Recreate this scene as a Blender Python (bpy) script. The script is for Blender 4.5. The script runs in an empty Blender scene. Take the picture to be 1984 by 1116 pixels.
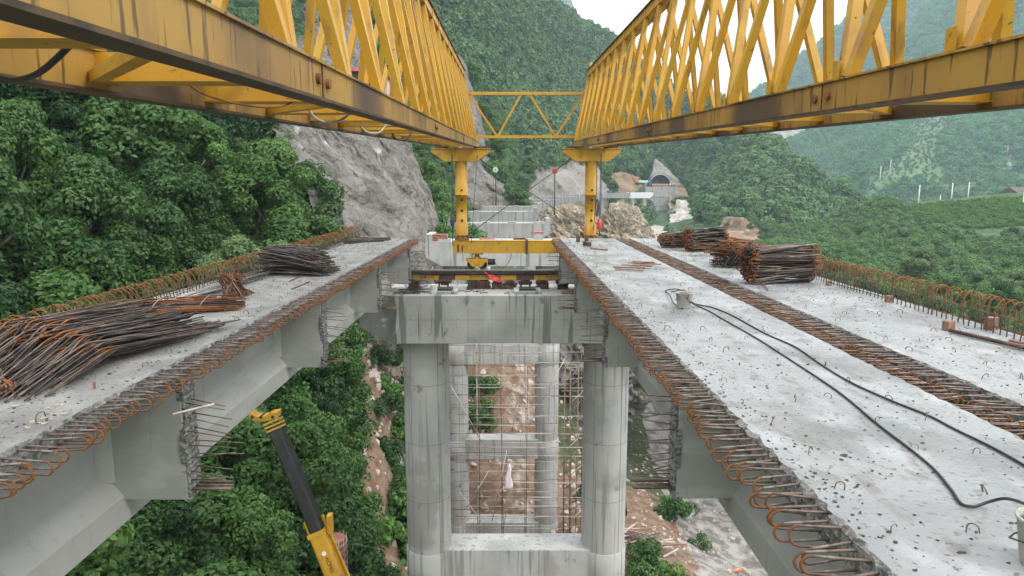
import bpy, math, random
import numpy as np
from mathutils import Vector, Matrix, Euler
R = math.radians
random.seed(7); rng = np.random.default_rng(11)
SC = bpy.context.scene; COL = SC.collection

# ------------------------------------------------------------------ camera
F = 1300.0; PITCH = math.atan(196 / F); YAW = math.atan(7 / F); EYE = 1.6
cam = bpy.data.cameras.new('camera'); camo = bpy.data.objects.new('camera', cam); COL.objects.link(camo)
cam.sensor_width = 36; cam.lens = F / 1984 * 36; cam.clip_end = 9000; cam.clip_start = .05
camo.location = (0, 0, EYE); camo.rotation_euler = (R(90) - PITCH, 0, -YAW)
SC.camera = camo

# ------------------------------------------------------------------ sky, sun, exposure
SUN_EL = R(46)
w = bpy.data.worlds.new("World"); SC.world = w; w.use_nodes = True
nt = w.node_tree; nt.nodes.clear()
N = nt.nodes.new; L = nt.links.new
out = N('ShaderNodeOutputWorld'); bg = N('ShaderNodeBackground'); sky = N('ShaderNodeTexSky')
sky.sky_type = 'NISHITA'; sky.sun_disc = False; sky.sun_elevation = SUN_EL; sky.sun_rotation = 0
sky.air_density = 1.5; sky.dust_density = 4
tc = N('ShaderNodeTexCoord'); nz = N('ShaderNodeTexNoise'); nz.inputs['Scale'].default_value = 1.6; nz.inputs['Detail'].default_value = 5
L(tc.outputs['Generated'], nz.inputs['Vector'])
rp = N('ShaderNodeMapRange'); rp.inputs[1].default_value = .3; rp.inputs[2].default_value = .75
rp.inputs[3].default_value = 9.3; rp.inputs[4].default_value = 12.6
L(nz.outputs[0], rp.inputs[0])
sx = N('ShaderNodeSeparateXYZ'); L(tc.outputs['Generated'], sx.inputs[0]); gr = N('ShaderNodeMapRange'); gr.inputs[1].default_value = 0; gr.inputs[2].default_value = 1; gr.inputs[3].default_value = 1; gr.inputs[4].default_value = 3.3
L(sx.outputs[2], gr.inputs[0]); mu = N('ShaderNodeMath'); mu.operation = 'MULTIPLY'; L(rp.outputs[0], mu.inputs[0]); L(gr.outputs[0], mu.inputs[1]); rp = mu
cl = N('ShaderNodeCombineColor'); ml = N('ShaderNodeMath'); ml.operation = 'MULTIPLY'; ml.inputs[1].default_value = 1.03
L(rp.outputs[0], cl.inputs[0]); L(rp.outputs[0], cl.inputs[1]); L(rp.outputs[0], ml.inputs[0]); L(ml.outputs[0], cl.inputs[2])
mx = N('ShaderNodeMix'); mx.data_type = 'RGBA'; mx.inputs[0].default_value = .9
L(sky.outputs[0], mx.inputs[6]); L(cl.outputs[0], mx.inputs[7]); L(mx.outputs[2], bg.inputs[0])
bg.inputs[1].default_value = .1; L(bg.outputs[0], out.inputs[0])
sl = bpy.data.lights.new('sun', 'SUN'); sl.energy = 1.8; sl.angle = R(10); sl.color = (1, .97, .92)
so = bpy.data.objects.new('sun', sl); COL.objects.link(so)
# light comes from the right, a little behind the camera
sv = Vector((math.sin(R(62)) * math.cos(SUN_EL), -math.cos(R(62)) * math.cos(SUN_EL), math.sin(SUN_EL)))
so.rotation_euler = sv.to_track_quat('Z', 'Y').to_euler()
sky.sun_rotation = math.atan2(sv.x, sv.y)
SC.view_settings.view_transform = 'Standard'; SC.view_settings.look = 'None'
SC.view_settings.exposure = 0.12; SC.view_settings.gamma = 1
SC.render.engine = 'CYCLES'
SC.cycles.use_denoising = True; SC.cycles.max_bounces = 5; SC.cycles.diffuse_bounces = 3; SC.cycles.glossy_bounces = 2
SC.cycles.transmission_bounces = 3; SC.cycles.transparent_max_bounces = 4; SC.cycles.volume_bounces = 1
SC.cycles.use_adaptive_sampling = True; SC.cycles.adaptive_threshold = .02

# ------------------------------------------------------------------ picture <-> world, for surveying the place from the photograph
def ray(u, v):
    a = (u - 992) / F; b = (558 - v) / F
    x = a; y = math.cos(PITCH) + b * math.sin(PITCH); z = -math.sin(PITCH) + b * math.cos(PITCH)
    c, s = math.cos(YAW), math.sin(YAW)
    return x * c + y * s, -x * s + y * c, z
def PY(u, v, Y):
    k = ray(u, v); t = Y / k[1]; return Vector((k[0] * t, Y, EYE + k[2] * t))
def PZ(u, v, z):
    k = ray(u, v); t = (z - EYE) / k[2]; return Vector((k[0] * t, k[1] * t, z))
def proj(p):
    x, y, z = p[..., 0], p[..., 1], p[..., 2] - EYE
    c, s = math.cos(YAW), math.sin(YAW)
    xc = x * c - y * s; yy = x * s + y * c
    zc = yy * math.cos(PITCH) - z * math.sin(PITCH); yc = yy * math.sin(PITCH) + z * math.cos(PITCH)
    zc = np.maximum(zc, 1e-3)
    return 992 + F * xc / zc, 558 - F * yc / zc
def in_poly(u, v, poly):
    u = np.asarray(u); v = np.asarray(v); r = np.zeros(u.shape, bool); n = len(poly); j = n - 1
    for i in range(n):
        xi, yi = poly[i]; xj, yj = poly[j]
        c = ((yi > v) != (yj > v)) & (u < (xj - xi) * (v - yi) / ((yj - yi) or 1e-9) + xi)
        r ^= c; j = i
    return r

# ------------------------------------------------------------------ numpy noise
def _h(ix, iy, iz, seed):
    n = (ix.astype(np.int64) * 374761393 + iy.astype(np.int64) * 668265263 + iz.astype(np.int64) * 2147483647 + seed * 1274126177) & 0xffffffff
    n = ((n ^ (n >> 13)) * 1274126177) & 0xffffffff
    return ((n ^ (n >> 16)) & 0xffff) / 65535.0
def vnoise(P, seed=0):
    f = np.floor(P); t = P - f; t = t * t * (3 - 2 * t); i = f.astype(np.int64); r = 0
    for dx in (0, 1):
        for dy in (0, 1):
            for dz in (0, 1):
                wt = (t[..., 0] if dx else 1 - t[..., 0]) * (t[..., 1] if dy else 1 - t[..., 1]) * (t[..., 2] if dz else 1 - t[..., 2])
                r = r + wt * _h(i[..., 0] + dx, i[..., 1] + dy, i[..., 2] + dz, seed)
    return r * 2 - 1
def fbm(P, sc, oc=4, seed=0):
    r = 0; a = 1; P = np.asarray(P, float) / sc
    for k in range(oc):
        r = r + a * vnoise(P, seed + k); P = P * 2.03; a *= .5
    return r

# ------------------------------------------------------------------ materials
def mat(name, base, layers=(), rough=.7, bump=None, metal=0, spec=.5, coords='Object', translucent=0, rough_noise=None):
    """layers: (colour, scale, (sx,sy,sz), lo, hi, amount[, detail])"""
    m = bpy.data.materials.new(name); m.use_nodes = True; nt = m.node_tree; N = nt.nodes.new; L = nt.links.new
    b = nt.nodes['Principled BSDF']; tc = N('ShaderNodeTexCoord')
    def noise(scale, s, det=4):
        mp = N('ShaderNodeMapping'); mp.inputs['Scale'].default_value = s; L(tc.outputs[coords], mp.inputs[0])
        n = N('ShaderNodeTexNoise'); n.inputs['Scale'].default_value = scale; n.inputs['Detail'].default_value = det
        L(mp.outputs[0], n.inputs['Vector']); return n.outputs[0]
    col = None
    for ly in layers:
        c, sc, s, lo, hi, amt = ly[:6]
        mr = N('ShaderNodeMapRange'); mr.inputs[1].default_value = lo; mr.inputs[2].default_value = hi; mr.inputs[4].default_value = amt
        L(noise(sc, s, ly[6] if len(ly) > 6 else 4), mr.inputs[0])
        x = N('ShaderNodeMix'); x.data_type = 'RGBA'; L(mr.outputs[0], x.inputs[0])
        if col is None: x.inputs[6].default_value = (*base, 1)
        else: L(col, x.inputs[6])
        x.inputs[7].default_value = (*c, 1); col = x.outputs[2]
    if col is not None: L(col, b.inputs['Base Color'])
    else: b.inputs['Base Color'].default_value = (*base, 1)
    b.inputs['Roughness'].default_value = rough; b.inputs['Metallic'].default_value = metal
    b.inputs['Specular IOR Level'].default_value = spec
    if rough_noise:
        sc, lo, hi, r0, r1 = rough_noise; mr = N('ShaderNodeMapRange')
        mr.inputs[1].default_value = lo; mr.inputs[2].default_value = hi; mr.inputs[3].default_value = r0; mr.inputs[4].default_value = r1
        L(noise(sc, (1, 1, 1), 3), mr.inputs[0]); L(mr.outputs[0], b.inputs['Roughness'])
    if bump:
        bs = bump if isinstance(bump, list) else [bump]; prev = None
        for sc, st, dist in bs:
            bm = N('ShaderNodeBump'); bm.inputs['Strength'].default_value = st; bm.inputs['Distance'].default_value = dist
            L(noise(sc, (1, 1, 1), 5), bm.inputs['Height'])
            if prev: L(prev, bm.inputs['Normal'])
            prev = bm.outputs[0]
        L(prev, b.inputs['Normal'])
    m['b'] = 1
    return m
ONE = (1, 1, 1)
M = {}
M['deck'] = mat('deck_concrete', (.27, .28, .275), [((.16, .167, .162), .7, ONE, .44, .6, .85, 7), ((.40, .415, .42), 2.6, (1, .5, 1), .52, .7, .75, 6), ((.17, .165, .15), 5, (1, .6, 1), .56, .64, .8, 8), ((.10, .098, .09), 26, (1, .8, 1), .60, .66, .9, 5), ((.1, .1, .1), 14, ONE, .68, .72, .8, 6)],
                rough=.6, bump=[(30, .35, .02), (4, .3, .04)], rough_noise=(1.3, .4, .6, .3, .75))
M['deck_left'] = mat('dry_deck_concrete', (.20, .198, .183), [((.13, .128, .12), 1.6, ONE, .45, .6, .7), ((.32, .32, .3), 3, ONE, .5, .7, .6, 6), ((.08, .08, .075), 30, ONE, .58, .66, .85, 5)],
                rough=.85, bump=[(26, .6, .03), (5, .4, .05)])
M['smooth'] = mat('cast_concrete', (.34, .345, .33), [((.25, .255, .245), 1.2, (1, 1, .6), .45, .7, .6), ((.45, .47, .46), 2.5, (1, .3, 2), .52, .7, .5), ((.22, .23, .22), 5, (3, 3, .25), .6, .72, .5), ((.15, .15, .14), 60, ONE, .7, .73, .6)],
                rough=.62, bump=(12, .12, .01))
M['rough'] = mat('broken_concrete', (.21, .21, .2), [((.09, .09, .085), 18, ONE, .45, .6, .9), ((.36, .36, .34), 34, ONE, .58, .68, .8)], rough=.95, bump=[(25, 1, .05)])
M['cap'] = mat('stained_concrete', (.38, .38, .36), [((.25, .26, .25), .9, ONE, .45, .65, .7), ((.46, .47, .46), 1.8, (1, 1, .5), .52, .68, .55), ((.12, .125, .12), 1.7, (3.2, .3, .16), .585, .64, .75, 3), ((.1, .1, .09), 2.2, (1, 1, .8), .64, .7, .6, 6), ((.08, .08, .07), 30, ONE, .7, .72, .8)],
                rough=.75, bump=(9, .2, .015))
M['column'] = mat('column_concrete', (.37, .37, .35), [((.27, .285, .28), .8, ONE, .45, .65, .6), ((.44, .455, .445), 1.2, (1, 1, .4), .5, .7, .5), ((.15, .155, .145), 2.2, (3, 3, .12), .56, .66, .7, 4), ((.12, .12, .11), 1.5, ONE, .66, .7, .7, 6), ((.2, .19, .17), .5, ONE, .55, .62, .5, 8)],
                rough=.7, bump=(10, .15, .01))
M['seam'] = mat('formwork_seam', (.17, .175, .165), rough=.9)
M['wet'] = mat('wet_dark_concrete', (.13, .135, .125), [((.3, .31, .3), 2.5, ONE, .56, .6, .9, 8), ((.07, .075, .07), 2, (1, 1, .4), .5, .65, .6)], rough=.5)
M['farconc'] = mat('pale_concrete', (.35, .35, .33), [((.24, .24, .23), .5, (1, 1, .6), .45, .65, .7), ((.15, .15, .14), 1.2, (2, 2, .2), .54, .66, .7, 5), ((.12, .12, .11), .8, ONE, .64, .7, .6, 7)], rough=.8)
def yellow(nm, base, rust, streak):
    return mat(nm, base, [((base[0] * .8, base[1] * .74, base[2]), 1.5, ONE, .4, .7, .6), ((.33, .17, .05), 6, (1, 1, .5), .56, .68, rust, 6), ((.07, .04, .025), 3.4, (3, 3, .35), .6, .68, streak, 6), ((.05, .025, .015), 22, ONE, .66, .71, rust, 4)],
               rough=.42, bump=(40, .1, .004), rough_noise=(3, .4, .6, .35, .6))
M['yellow'] = yellow('yellow_paint', (.50, .27, .014), .6, .45)
M['yellow_chord'] = mat('weathered_yellow_paint', (.37, .22, .045), [((.25, .135, .04), 1.0, (1, 1, .6), .4, .6, .75), ((.2, .11, .045), 3, (1.2, 1.5, .35), .5, .66, .7, 7), ((.045, .035, .035), .55, (1, .9, .5), .50, .58, .9, 9), ((.05, .03, .02), 9, (2.2, 2.2, .25), .57, .64, .8, 5)],
               rough=.45, bump=(30, .15, .004))
M['yellow_rusty'] = yellow('rusty_yellow_paint', (.48, .28, .02), .9, .3)
M['under'] = mat('grimy_steel', (.06, .036, .018), [((.14, .075, .03), 4, (1, .4, 1), .5, .65, .7), ((.02, .017, .015), 7, ONE, .5, .6, .7)], rough=.6)
M['rust'] = mat('orange_rust', (.21, .085, .024), [((.11, .045, .02), 9, ONE, .45, .6, .8), ((.33, .155, .035), 14, ONE, .58, .7, .6)], rough=.85)
M['bar'] = mat('rebar_steel', (.17, .125, .10), [((.07, .05, .045), 6, ONE, .45, .6, .8), ((.30, .26, .23), 10, ONE, .55, .68, .7), ((.22, .09, .03), 5, ONE, .6, .7, .8)], rough=.6, metal=.25)
M['darkbar'] = mat('dark_rebar_steel', (.075, .064, .057), [((.028, .025, .025), 5, ONE, .45, .6, .8), ((.16, .09, .045), 4, ONE, .6, .7, .7), ((.2, .19, .17), 9, ONE, .6, .7, .6)], rough=.5, metal=.3)
M['black'] = mat('black_paint', (.012, .012, .013), [((.035, .033, .03), 3, ONE, .5, .7, .7)], rough=.5)
M['rail'] = mat('rail_steel', (.045, .03, .03), [((.1, .06, .045), 4, ONE, .5, .6, .7)], rough=.5, metal=.4)
M['railtop'] = mat('worn_rail_steel', (.4, .38, .36), rough=.35, metal=.8)
M['plate'] = mat('rusty_plate', (.1, .055, .04), [((.04, .028, .025), 5, ONE, .45, .6, .8), ((.2, .1, .06), 8, ONE, .6, .7, .6)], rough=.75)
M['wood'] = mat('weathered_wood', (.27, .17, .11), [((.14, .085, .06), 6, (1, 8, 1), .45, .6, .7), ((.4, .3, .22), 5, ONE, .6, .7, .6)], rough=.85)
M['bamboo'] = mat('scaffold_pole', (.42, .38, .34), [((.2, .13, .1), 1.5, ONE, .48, .58, .8), ((.6, .57, .53), 3, ONE, .6, .7, .6)], rough=.7)
M['cable'] = mat('black_rubber', (.02, .02, .022), rough=.45)
M['rope'] = mat('greasy_wire_rope', (.05, .045, .045), rough=.7)
M['bucket'] = mat('cement_bucket', (.38, .38, .33), [((.22, .22, .2), 9, ONE, .5, .65, .7)], rough=.8)
M['mortar'] = mat('wet_mortar', (.13, .12, .11), [((.3, .29, .27), 40, ONE, .55, .65, .7)], rough=.9, bump=(40, .8, .03))
M['white'] = mat('white_paint', (.72, .73, .72), [((.4, .4, .38), 7, ONE, .58, .7, .6)], rough=.6)
M['red'] = mat('red_cloth', (.6, .05, .05), [((.75, .25, .25), 9, ONE, .55, .7, .6)], rough=.7)
M['redpaint'] = mat('red_paint', (.55, .07, .06), [((.25, .04, .03), 9, ONE, .55, .7, .6)], rough=.5)
M['green_p'] = mat('pale_green_paint', (.45, .72, .58), rough=.5)
M['pink'] = mat('faded_pink_paint', (.55, .2, .27), [((.4, .12, .17), 6, ONE, .5, .65, .6)], rough=.6)
M['palepink'] = mat('pale_panel', (.75, .66, .72), [((.5, .45, .5), 5, ONE, .55, .7, .5)], rough=.5)
M['signblack'] = mat('sign_face', (.02, .022, .022), rough=.35)
M['letter'] = mat('white_lettering', (.8, .8, .8), rough=.6)
M['blackletter'] = mat('black_lettering', (.02, .015, .01), rough=.6)
M['brick'] = mat('red_brick', (.30, .12, .08), [((.42, .22, .17), 6, ONE, .5, .6, .7)], rough=.9)
M['blue'] = mat('blue_paint', (.05, .17, .45), rough=.5)
M['glass'] = mat('dark_glass', (.02, .03, .04), rough=.12)
M['roof'] = mat('roof_tiles', (.09, .07, .065), [((.17, .11, .09), 3, ONE, .5, .6, .7)], rough=.9)
M['plaster'] = mat('dirty_plaster', (.3, .27, .24), [((.2, .17, .15), 2, ONE, .5, .6, .7)], rough=.9)
M['orangebars'] = mat('red_barrier_paint', (.65, .16, .06), [((.8, .75, .7), 2, ONE, .5, .52, 1)], rough=.6)
M['tunnel_shade'] = mat('tunnel_lining_painted_dark', (.004, .005, .007), rough=1, spec=0)  # near-black colour stands in for the darkness deep inside the tunnel
M['shot'] = mat('sprayed_concrete', (.165, .152, .13), [((.095, .088, .075), .45, ONE, .42, .6, .85, 8), ((.23, .22, .20), .9, (1, 1, .7), .5, .66, .7, 8), ((.42, .42, .40), .33, (1, 1, .8), .65, .69, .85, 8), ((.12, .115, .11), 1.2, ONE, .62, .7, .75, 8)],
                rough=.9, bump=[(.8, 1, .9), (3, .9, .3), (11, .6, .06)])
M['shotfar'] = mat('distant_sprayed_concrete', (.19, .175, .15), [((.20, .19, .17), .16, (1, 1, .5), .42, .6, .8, 8), ((.26, .24, .21), .4, (1, 1, .4), .5, .66, .7, 8), ((.09, .1, .07), .3, ONE, .62, .68, .7, 8)],
                rough=.9, bump=[(.5, .8, 1)])
M['rock'] = mat('yellowish_rock', (.27, .225, .155), [((.45, .41, .33), .9, (1, 1, .6), .5, .6, .8, 8), ((.16, .14, .115), 1.3, (.6, 1, 1), .55, .62, .9, 8), ((.3, .22, .13), .5, ONE, .5, .66, .6, 6)], rough=.9, bump=[(2, 1, .5), (7, .8, .15)])
M['darkrock'] = mat('dark_rock', (.17, .165, .15), [((.3, .29, .27), .7, ONE, .55, .65, .7, 8), ((.04, .06, .02), .8, ONE, .5, .58, .9, 8)], rough=.95, bump=[(2, 1, .4)])
M['stone'] = mat('broken_stone', (.42, .36, .30), [((.6, .56, .5), .8, ONE, .5, .6, .8), ((.22, .14, .09), .6, ONE, .52, .64, .8)], rough=.95, bump=(9, .6, .05))
M['white_rock'] = mat('white_rock_face', (.33, .30, .25), [((.25, .2, .15), .12, (1, 1, .4), .5, .6, .8, 8), ((.5, .48, .43), .3, ONE, .5, .6, .7, 8)], rough=.9, bump=(1, .8, .8))
M['brown_earth'] = mat('cut_earth', (.22, .15, .09), [((.12, .08, .05), .15, ONE, .45, .6, .8, 8), ((.35, .27, .18), .35, ONE, .55, .66, .7, 8)], rough=.95, bump=(1, .7, .6))
M['gravelroad'] = mat('dusty_track', (.38, .35, .3), [((.25, .23, .2), .5, ONE, .5, .6, .6)], rough=.95)

def leafmat(name, c0, c1, c2, trans=.35):
    m = bpy.data.materials.new(name); m.use_nodes = True; nt = m.node_tree; N = nt.nodes.new; L = nt.links.new
    b = nt.nodes['Principled BSDF']; o = nt.nodes['Material Output']
    oi = N('ShaderNodeObjectInfo'); g = N('ShaderNodeNewGeometry')
    nz = N('ShaderNodeTexNoise'); nz.inputs['Scale'].default_value = .55; nz.inputs['Detail'].default_value = 2; L(g.outputs['Position'], nz.inputs['Vector'])
    a = N('ShaderNodeMix'); a.data_type = 'RGBA'; a.inputs[6].default_value = (*c0, 1); a.inputs[7].default_value = (*c1, 1)
    L(oi.outputs['Random'], a.inputs[0])
    at = N('ShaderNodeAttribute'); at.attribute_name = 'leaf'
    ad = N('ShaderNodeMath'); ad.operation = 'MULTIPLY_ADD'; ad.inputs[1].default_value = 1.0; ad.inputs[2].default_value = -.35
    L(nz.outputs[0], ad.inputs[0]); ad2 = N('ShaderNodeMath'); ad2.operation = 'ADD'; ad2.use_clamp = True
    mm = N('ShaderNodeMath'); mm.operation = 'MULTIPLY'; mm.inputs[1].default_value = .5
    L(at.outputs['Fac'], mm.inputs[0]); L(ad.outputs[0], ad2.inputs[0]); L(mm.outputs[0], ad2.inputs[1])
    c = N('ShaderNodeMix'); c.data_type = 'RGBA'; c.inputs[7].default_value = (*c2, 1); L(a.outputs[2], c.inputs[6]); L(ad2.outputs[0], c.inputs[0])
    L(c.outputs[2], b.inputs['Base Color']); b.inputs['Roughness'].default_value = .55; b.inputs['Specular IOR Level'].default_value = .35
    t = N('ShaderNodeBsdfTranslucent'); L(c.outputs[2], t.inputs[0]); x = N('ShaderNodeMixShader'); x.inputs[0].default_value = trans
    L(b.outputs[0], x.inputs[1]); L(t.outputs[0], x.inputs[2]); L(x.outputs[0], o.inputs[0])
    return m
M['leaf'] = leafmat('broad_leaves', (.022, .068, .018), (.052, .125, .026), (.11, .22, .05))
M['leaf_bright'] = leafmat('bright_leaves', (.045, .12, .026), (.085, .18, .035), (.16, .29, .07))
M['leaf_dark'] = leafmat('dark_leaves', (.014, .048, .016), (.028, .078, .024), (.06, .14, .04))
M['leaf_pale'] = leafmat('pale_leaves', (.09, .17, .06), (.14, .23, .08), (.24, .32, .14))
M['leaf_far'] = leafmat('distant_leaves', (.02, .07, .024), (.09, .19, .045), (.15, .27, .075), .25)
M['grass'] = leafmat('grass_blades', (.06, .16, .03), (.10, .22, .05), (.17, .32, .07))
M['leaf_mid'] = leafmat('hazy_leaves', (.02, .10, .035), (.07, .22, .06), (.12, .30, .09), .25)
M['bark'] = mat('bark', (.09, .07, .05), [((.16, .14, .11), 8, (1, 1, .2), .5, .6, .7)], rough=.95)

def attr_mat(name, cols, bump):
    """mixes four ground colours by the point attribute 'ground' (r soil, g gravel, b stone)"""
    m = bpy.data.materials.new(name); m.use_nodes = True; nt = m.node_tree; N = nt.nodes.new; L = nt.links.new
    b = nt.nodes['Principled BSDF']; b.inputs['Roughness'].default_value = .95; tc = N('ShaderNodeTexCoord')
    at = N('ShaderNodeAttribute'); at.attribute_name = 'ground'; sp = N('ShaderNodeSeparateColor'); L(at.outputs['Color'], sp.inputs[0])
    def nz(s, d=8):
        n = N('ShaderNodeTexNoise'); n.inputs['Scale'].default_value = s; n.inputs['Detail'].default_value = d; L(tc.outputs['Object'], n.inputs['Vector']); return n.outputs[0]
    def pair(a, c, s):
        x = N('ShaderNodeMix'); x.data_type = 'RGBA'; mr = N('ShaderNodeMapRange'); mr.inputs[1].default_value = .42; mr.inputs[2].default_value = .6
        L(nz(s), mr.inputs[0]); L(mr.outputs[0], x.inputs[0]); x.inputs[6].default_value = (*a, 1); x.inputs[7].default_value = (*c, 1); return x.outputs[2]
    cur = pair(*cols[0])
    n2 = nz(1.1)
    for i in range(3):
        # ragged borders: attribute + noise, thresholded
        ad = N('ShaderNodeMath'); ad.operation = 'ADD'; L(sp.outputs[i], ad.inputs[0]); L(n2, ad.inputs[1])
        mr = N('ShaderNodeMapRange'); mr.inputs[1].default_value = .92; mr.inputs[2].default_value = 1.08; L(ad.outputs[0], mr.inputs[0])
        x = N('ShaderNodeMix'); x.data_type = 'RGBA'; L(mr.outputs[0], x.inputs[0]); L(cur, x.inputs[6]); L(pair(*cols[i + 1]), x.inputs[7]); cur = x.outputs[2]
    L(cur, b.inputs['Base Color'])
    bm = N('ShaderNodeBump'); bm.inputs['Strength'].default_value = .8; bm.inputs['Distance'].default_value = bump; L(nz(2.5), bm.inputs['Height']); L(bm.outputs[0], b.inputs['Normal'])
    return m
M['ground'] = attr_mat('valley_ground', [((.035, .05, .02), (.06, .075, .03), 2), ((.13, .075, .045), (.20, .14, .095), 1.6), ((.13, .12, .105), (.30, .285, .26), 1.1), ((.26, .22, .18), (.42, .38, .33), 1.5)], .15)
M['hill'] = attr_mat('hill_ground', [((.035, .075, .025), (.06, .12, .04), .4), ((.075, .14, .05), (.12, .17, .075), .3), ((.3, .3, .27), (.5, .49, .46), .12), ((.2, .15, .09), (.3, .24, .16), .3)], .6)

# ------------------------------------------------------------------ mesh builder
class MB:
    def __init__(s): s.v = []; s.f = []; s.m = []; s.sm = []
    def add(s, vs, fs, mi=0, smooth=False):
        o = len(s.v); s.v += [tuple(v) for v in vs]; s.f += [tuple(i + o for i in f) for f in fs]; s.m += [mi] * len(fs); s.sm += [smooth] * len(fs); return s
    def box(s, x0, x1, y0, y1, z0, z1, mi=0):
        v = [(x, y, z) for z in (z0, z1) for y in (y0, y1) for x in (x0, x1)]
        return s.add(v, [(0, 2, 3, 1), (4, 5, 7, 6), (0, 1, 5, 4), (2, 6, 7, 3), (0, 4, 6, 2), (1, 3, 7, 5)], mi)
    def beam(s, p, q, w, h, mi=0, up=(0, 0, 1)):
        p, q = Vector(p), Vector(q); d = (q - p).normalized(); u = Vector(up)
        if abs(d.dot(u)) > .98: u = Vector((0, 1, 0))
        a = d.cross(u).normalized(); b = a.cross(d).normalized(); v = []
        for c in (p, q):
            for sa, sb in ((-1, -1), (1, -1), (1, 1), (-1, 1)): v.append(c + a * sa * w / 2 + b * sb * h / 2)
        return s.add(v, [(0, 1, 2, 3), (7, 6, 5, 4), (0, 4, 5, 1), (1, 5, 6, 2), (2, 6, 7, 3), (3, 7, 4, 0)], mi)
    def tube(s, pts, r, n=6, mi=0, caps=True, mfun=None, smooth=True):
        pts = [Vector(p) for p in pts]; rings = []; prev = None; o = []
        for i, p in enumerate(pts):
            d = (pts[min(i + 1, len(pts) - 1)] - pts[max(i - 1, 0)]).normalized()
            if prev is None:
                u = Vector((0, 0, 1)) if abs(d.z) < .9 else Vector((1, 0, 0)); a = d.cross(u).normalized()
            else: a = (prev - d * prev.dot(d)).normalized()
            prev = a; b = d.cross(a); rr = r[i] if isinstance(r, (list, tuple)) else r
            o += [p + (a * math.cos(k * 2 * math.pi / n) + b * math.sin(k * 2 * math.pi / n)) * rr for k in range(n)]
        for i in range(len(pts) - 1):
            fs = [(i * n + k, i * n + (k + 1) % n, (i + 1) * n + (k + 1) % n, (i + 1) * n + k) for k in range(n)]
            rings.append((fs, mfun(i) if mfun else mi))
        base = len(s.v); s.v += [tuple(v) for v in o]
        for fs, m_ in rings:
            s.f += [tuple(j + base for j in f) for f in fs]; s.m += [m_] * n; s.sm += [smooth] * n
        if caps:
            e = (len(pts) - 1) * n
            s.f += [tuple(base + k for k in range(n))[::-1], tuple(base + e + k for k in range(n))]; s.m += [rings[0][1], rings[-1][1]]; s.sm += [False] * 2
        return s
    def prism(s, prof, axis, a, b, mi=0):
        """prof: 2D outline; axis 'x','y','z' = extrusion direction"""
        def P(u, v, t): return {'y': (u, t, v), 'x': (t, u, v), 'z': (u, v, t)}[axis]
        n = len(prof); v = [P(u, w_, a) for u, w_ in prof] + [P(u, w_, b) for u, w_ in prof]
        return s.add(v, [tuple(range(n)), tuple(range(2 * n - 1, n - 1, -1))] + [(i, n + i, n + (i + 1) % n, (i + 1) % n) for i in range(n)], mi)
    def lathe(s, prof, n=24, c=(0, 0, 0), mi=0, smooth=True, cap=True):
        v = []; f = []
        for r, z in prof: v += [(c[0] + r * math.cos(k * 2 * math.pi / n), c[1] + r * math.sin(k * 2 * math.pi / n), c[2] + z) for k in range(n)]
        for i in range(len(prof) - 1): f += [(i * n + k, i * n + (k + 1) % n, (i + 1) * n + (k + 1) % n, (i + 1) * n + k) for k in range(n)]
        s.add(v, f, mi, smooth)
        if cap:
            e = (len(prof) - 1) * n; s.add(v[:n], [tuple(range(n))[::-1]], mi); s.add(v[e:], [tuple(range(n))], mi)
        return s
    def build(s, name, mats, parent=None, bevel=0, fix=True):
        me = bpy.data.meshes.new(name); me.from_pydata(s.v, [], s.f)
        for m in (mats if isinstance(mats, (list, tuple)) else [mats]): me.materials.append(M[m] if isinstance(m, str) else m)
        me.polygons.foreach_set('material_index', s.m); me.polygons.foreach_set('use_smooth', s.sm)
        me.update()
        if fix:
            import bmesh
            b = bmesh.new(); b.from_mesh(me); bmesh.ops.recalc_face_normals(b, faces=b.faces); b.to_mesh(me); b.free()
        o = bpy.data.objects.new(name, me); COL.objects.link(o)
        if parent: o.parent = parent
        if bevel:
            md = o.modifiers.new('edge', 'BEVEL'); md.width = bevel; md.segments = 2; md.limit_method = 'ANGLE'; md.angle_limit = R(40)
        return o
def tag(o, label=None, cat=None, group=None, kind=None):
    if label: o['label'] = label
    if cat: o['category'] = cat
    if group: o['group'] = group
    if kind: o['kind'] = kind
    return o
def thing(name, loc, label, cat, group=None, rz=0):
    o = bpy.data.objects.new(name, None); COL.objects.link(o); o.location = loc; o.rotation_euler.z = rz; o.empty_display_size = .2
    return tag(o, label, cat, group)
def kids(o): return [c for c in bpy.data.objects if c.parent is o]
def dup(o, loc=None, parent=None, rot=None, scale=None):
    c = o.copy(); COL.objects.link(c)
    if parent is not None: c.parent = parent
    if loc is not None: c.location = loc
    if rot is not None: c.rotation_euler = rot
    if scale is not None: c.scale = scale
    return c
def struct(o): o['kind'] = 'structure'; return o
def text(s_, size, mat_, loc, rot, parent, name='lettering', depth=.002):
    cu = bpy.data.curves.new(name, 'FONT'); cu.body = s_; cu.size = size; cu.extrude = depth; cu.align_x = 'CENTER'; cu.align_y = 'CENTER'
    t = bpy.data.objects.new('tmp', cu); COL.objects.link(t); dg = bpy.context.evaluated_depsgraph_get()
    me = bpy.data.meshes.new_from_object(t.evaluated_get(dg)); bpy.data.objects.remove(t)
    me.materials.clear(); me.materials.append(M[mat_]); o = bpy.data.objects.new(name, me); COL.objects.link(o)
    o.location = loc; o.rotation_euler = rot
    if parent: o.parent = parent
    return o

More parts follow.
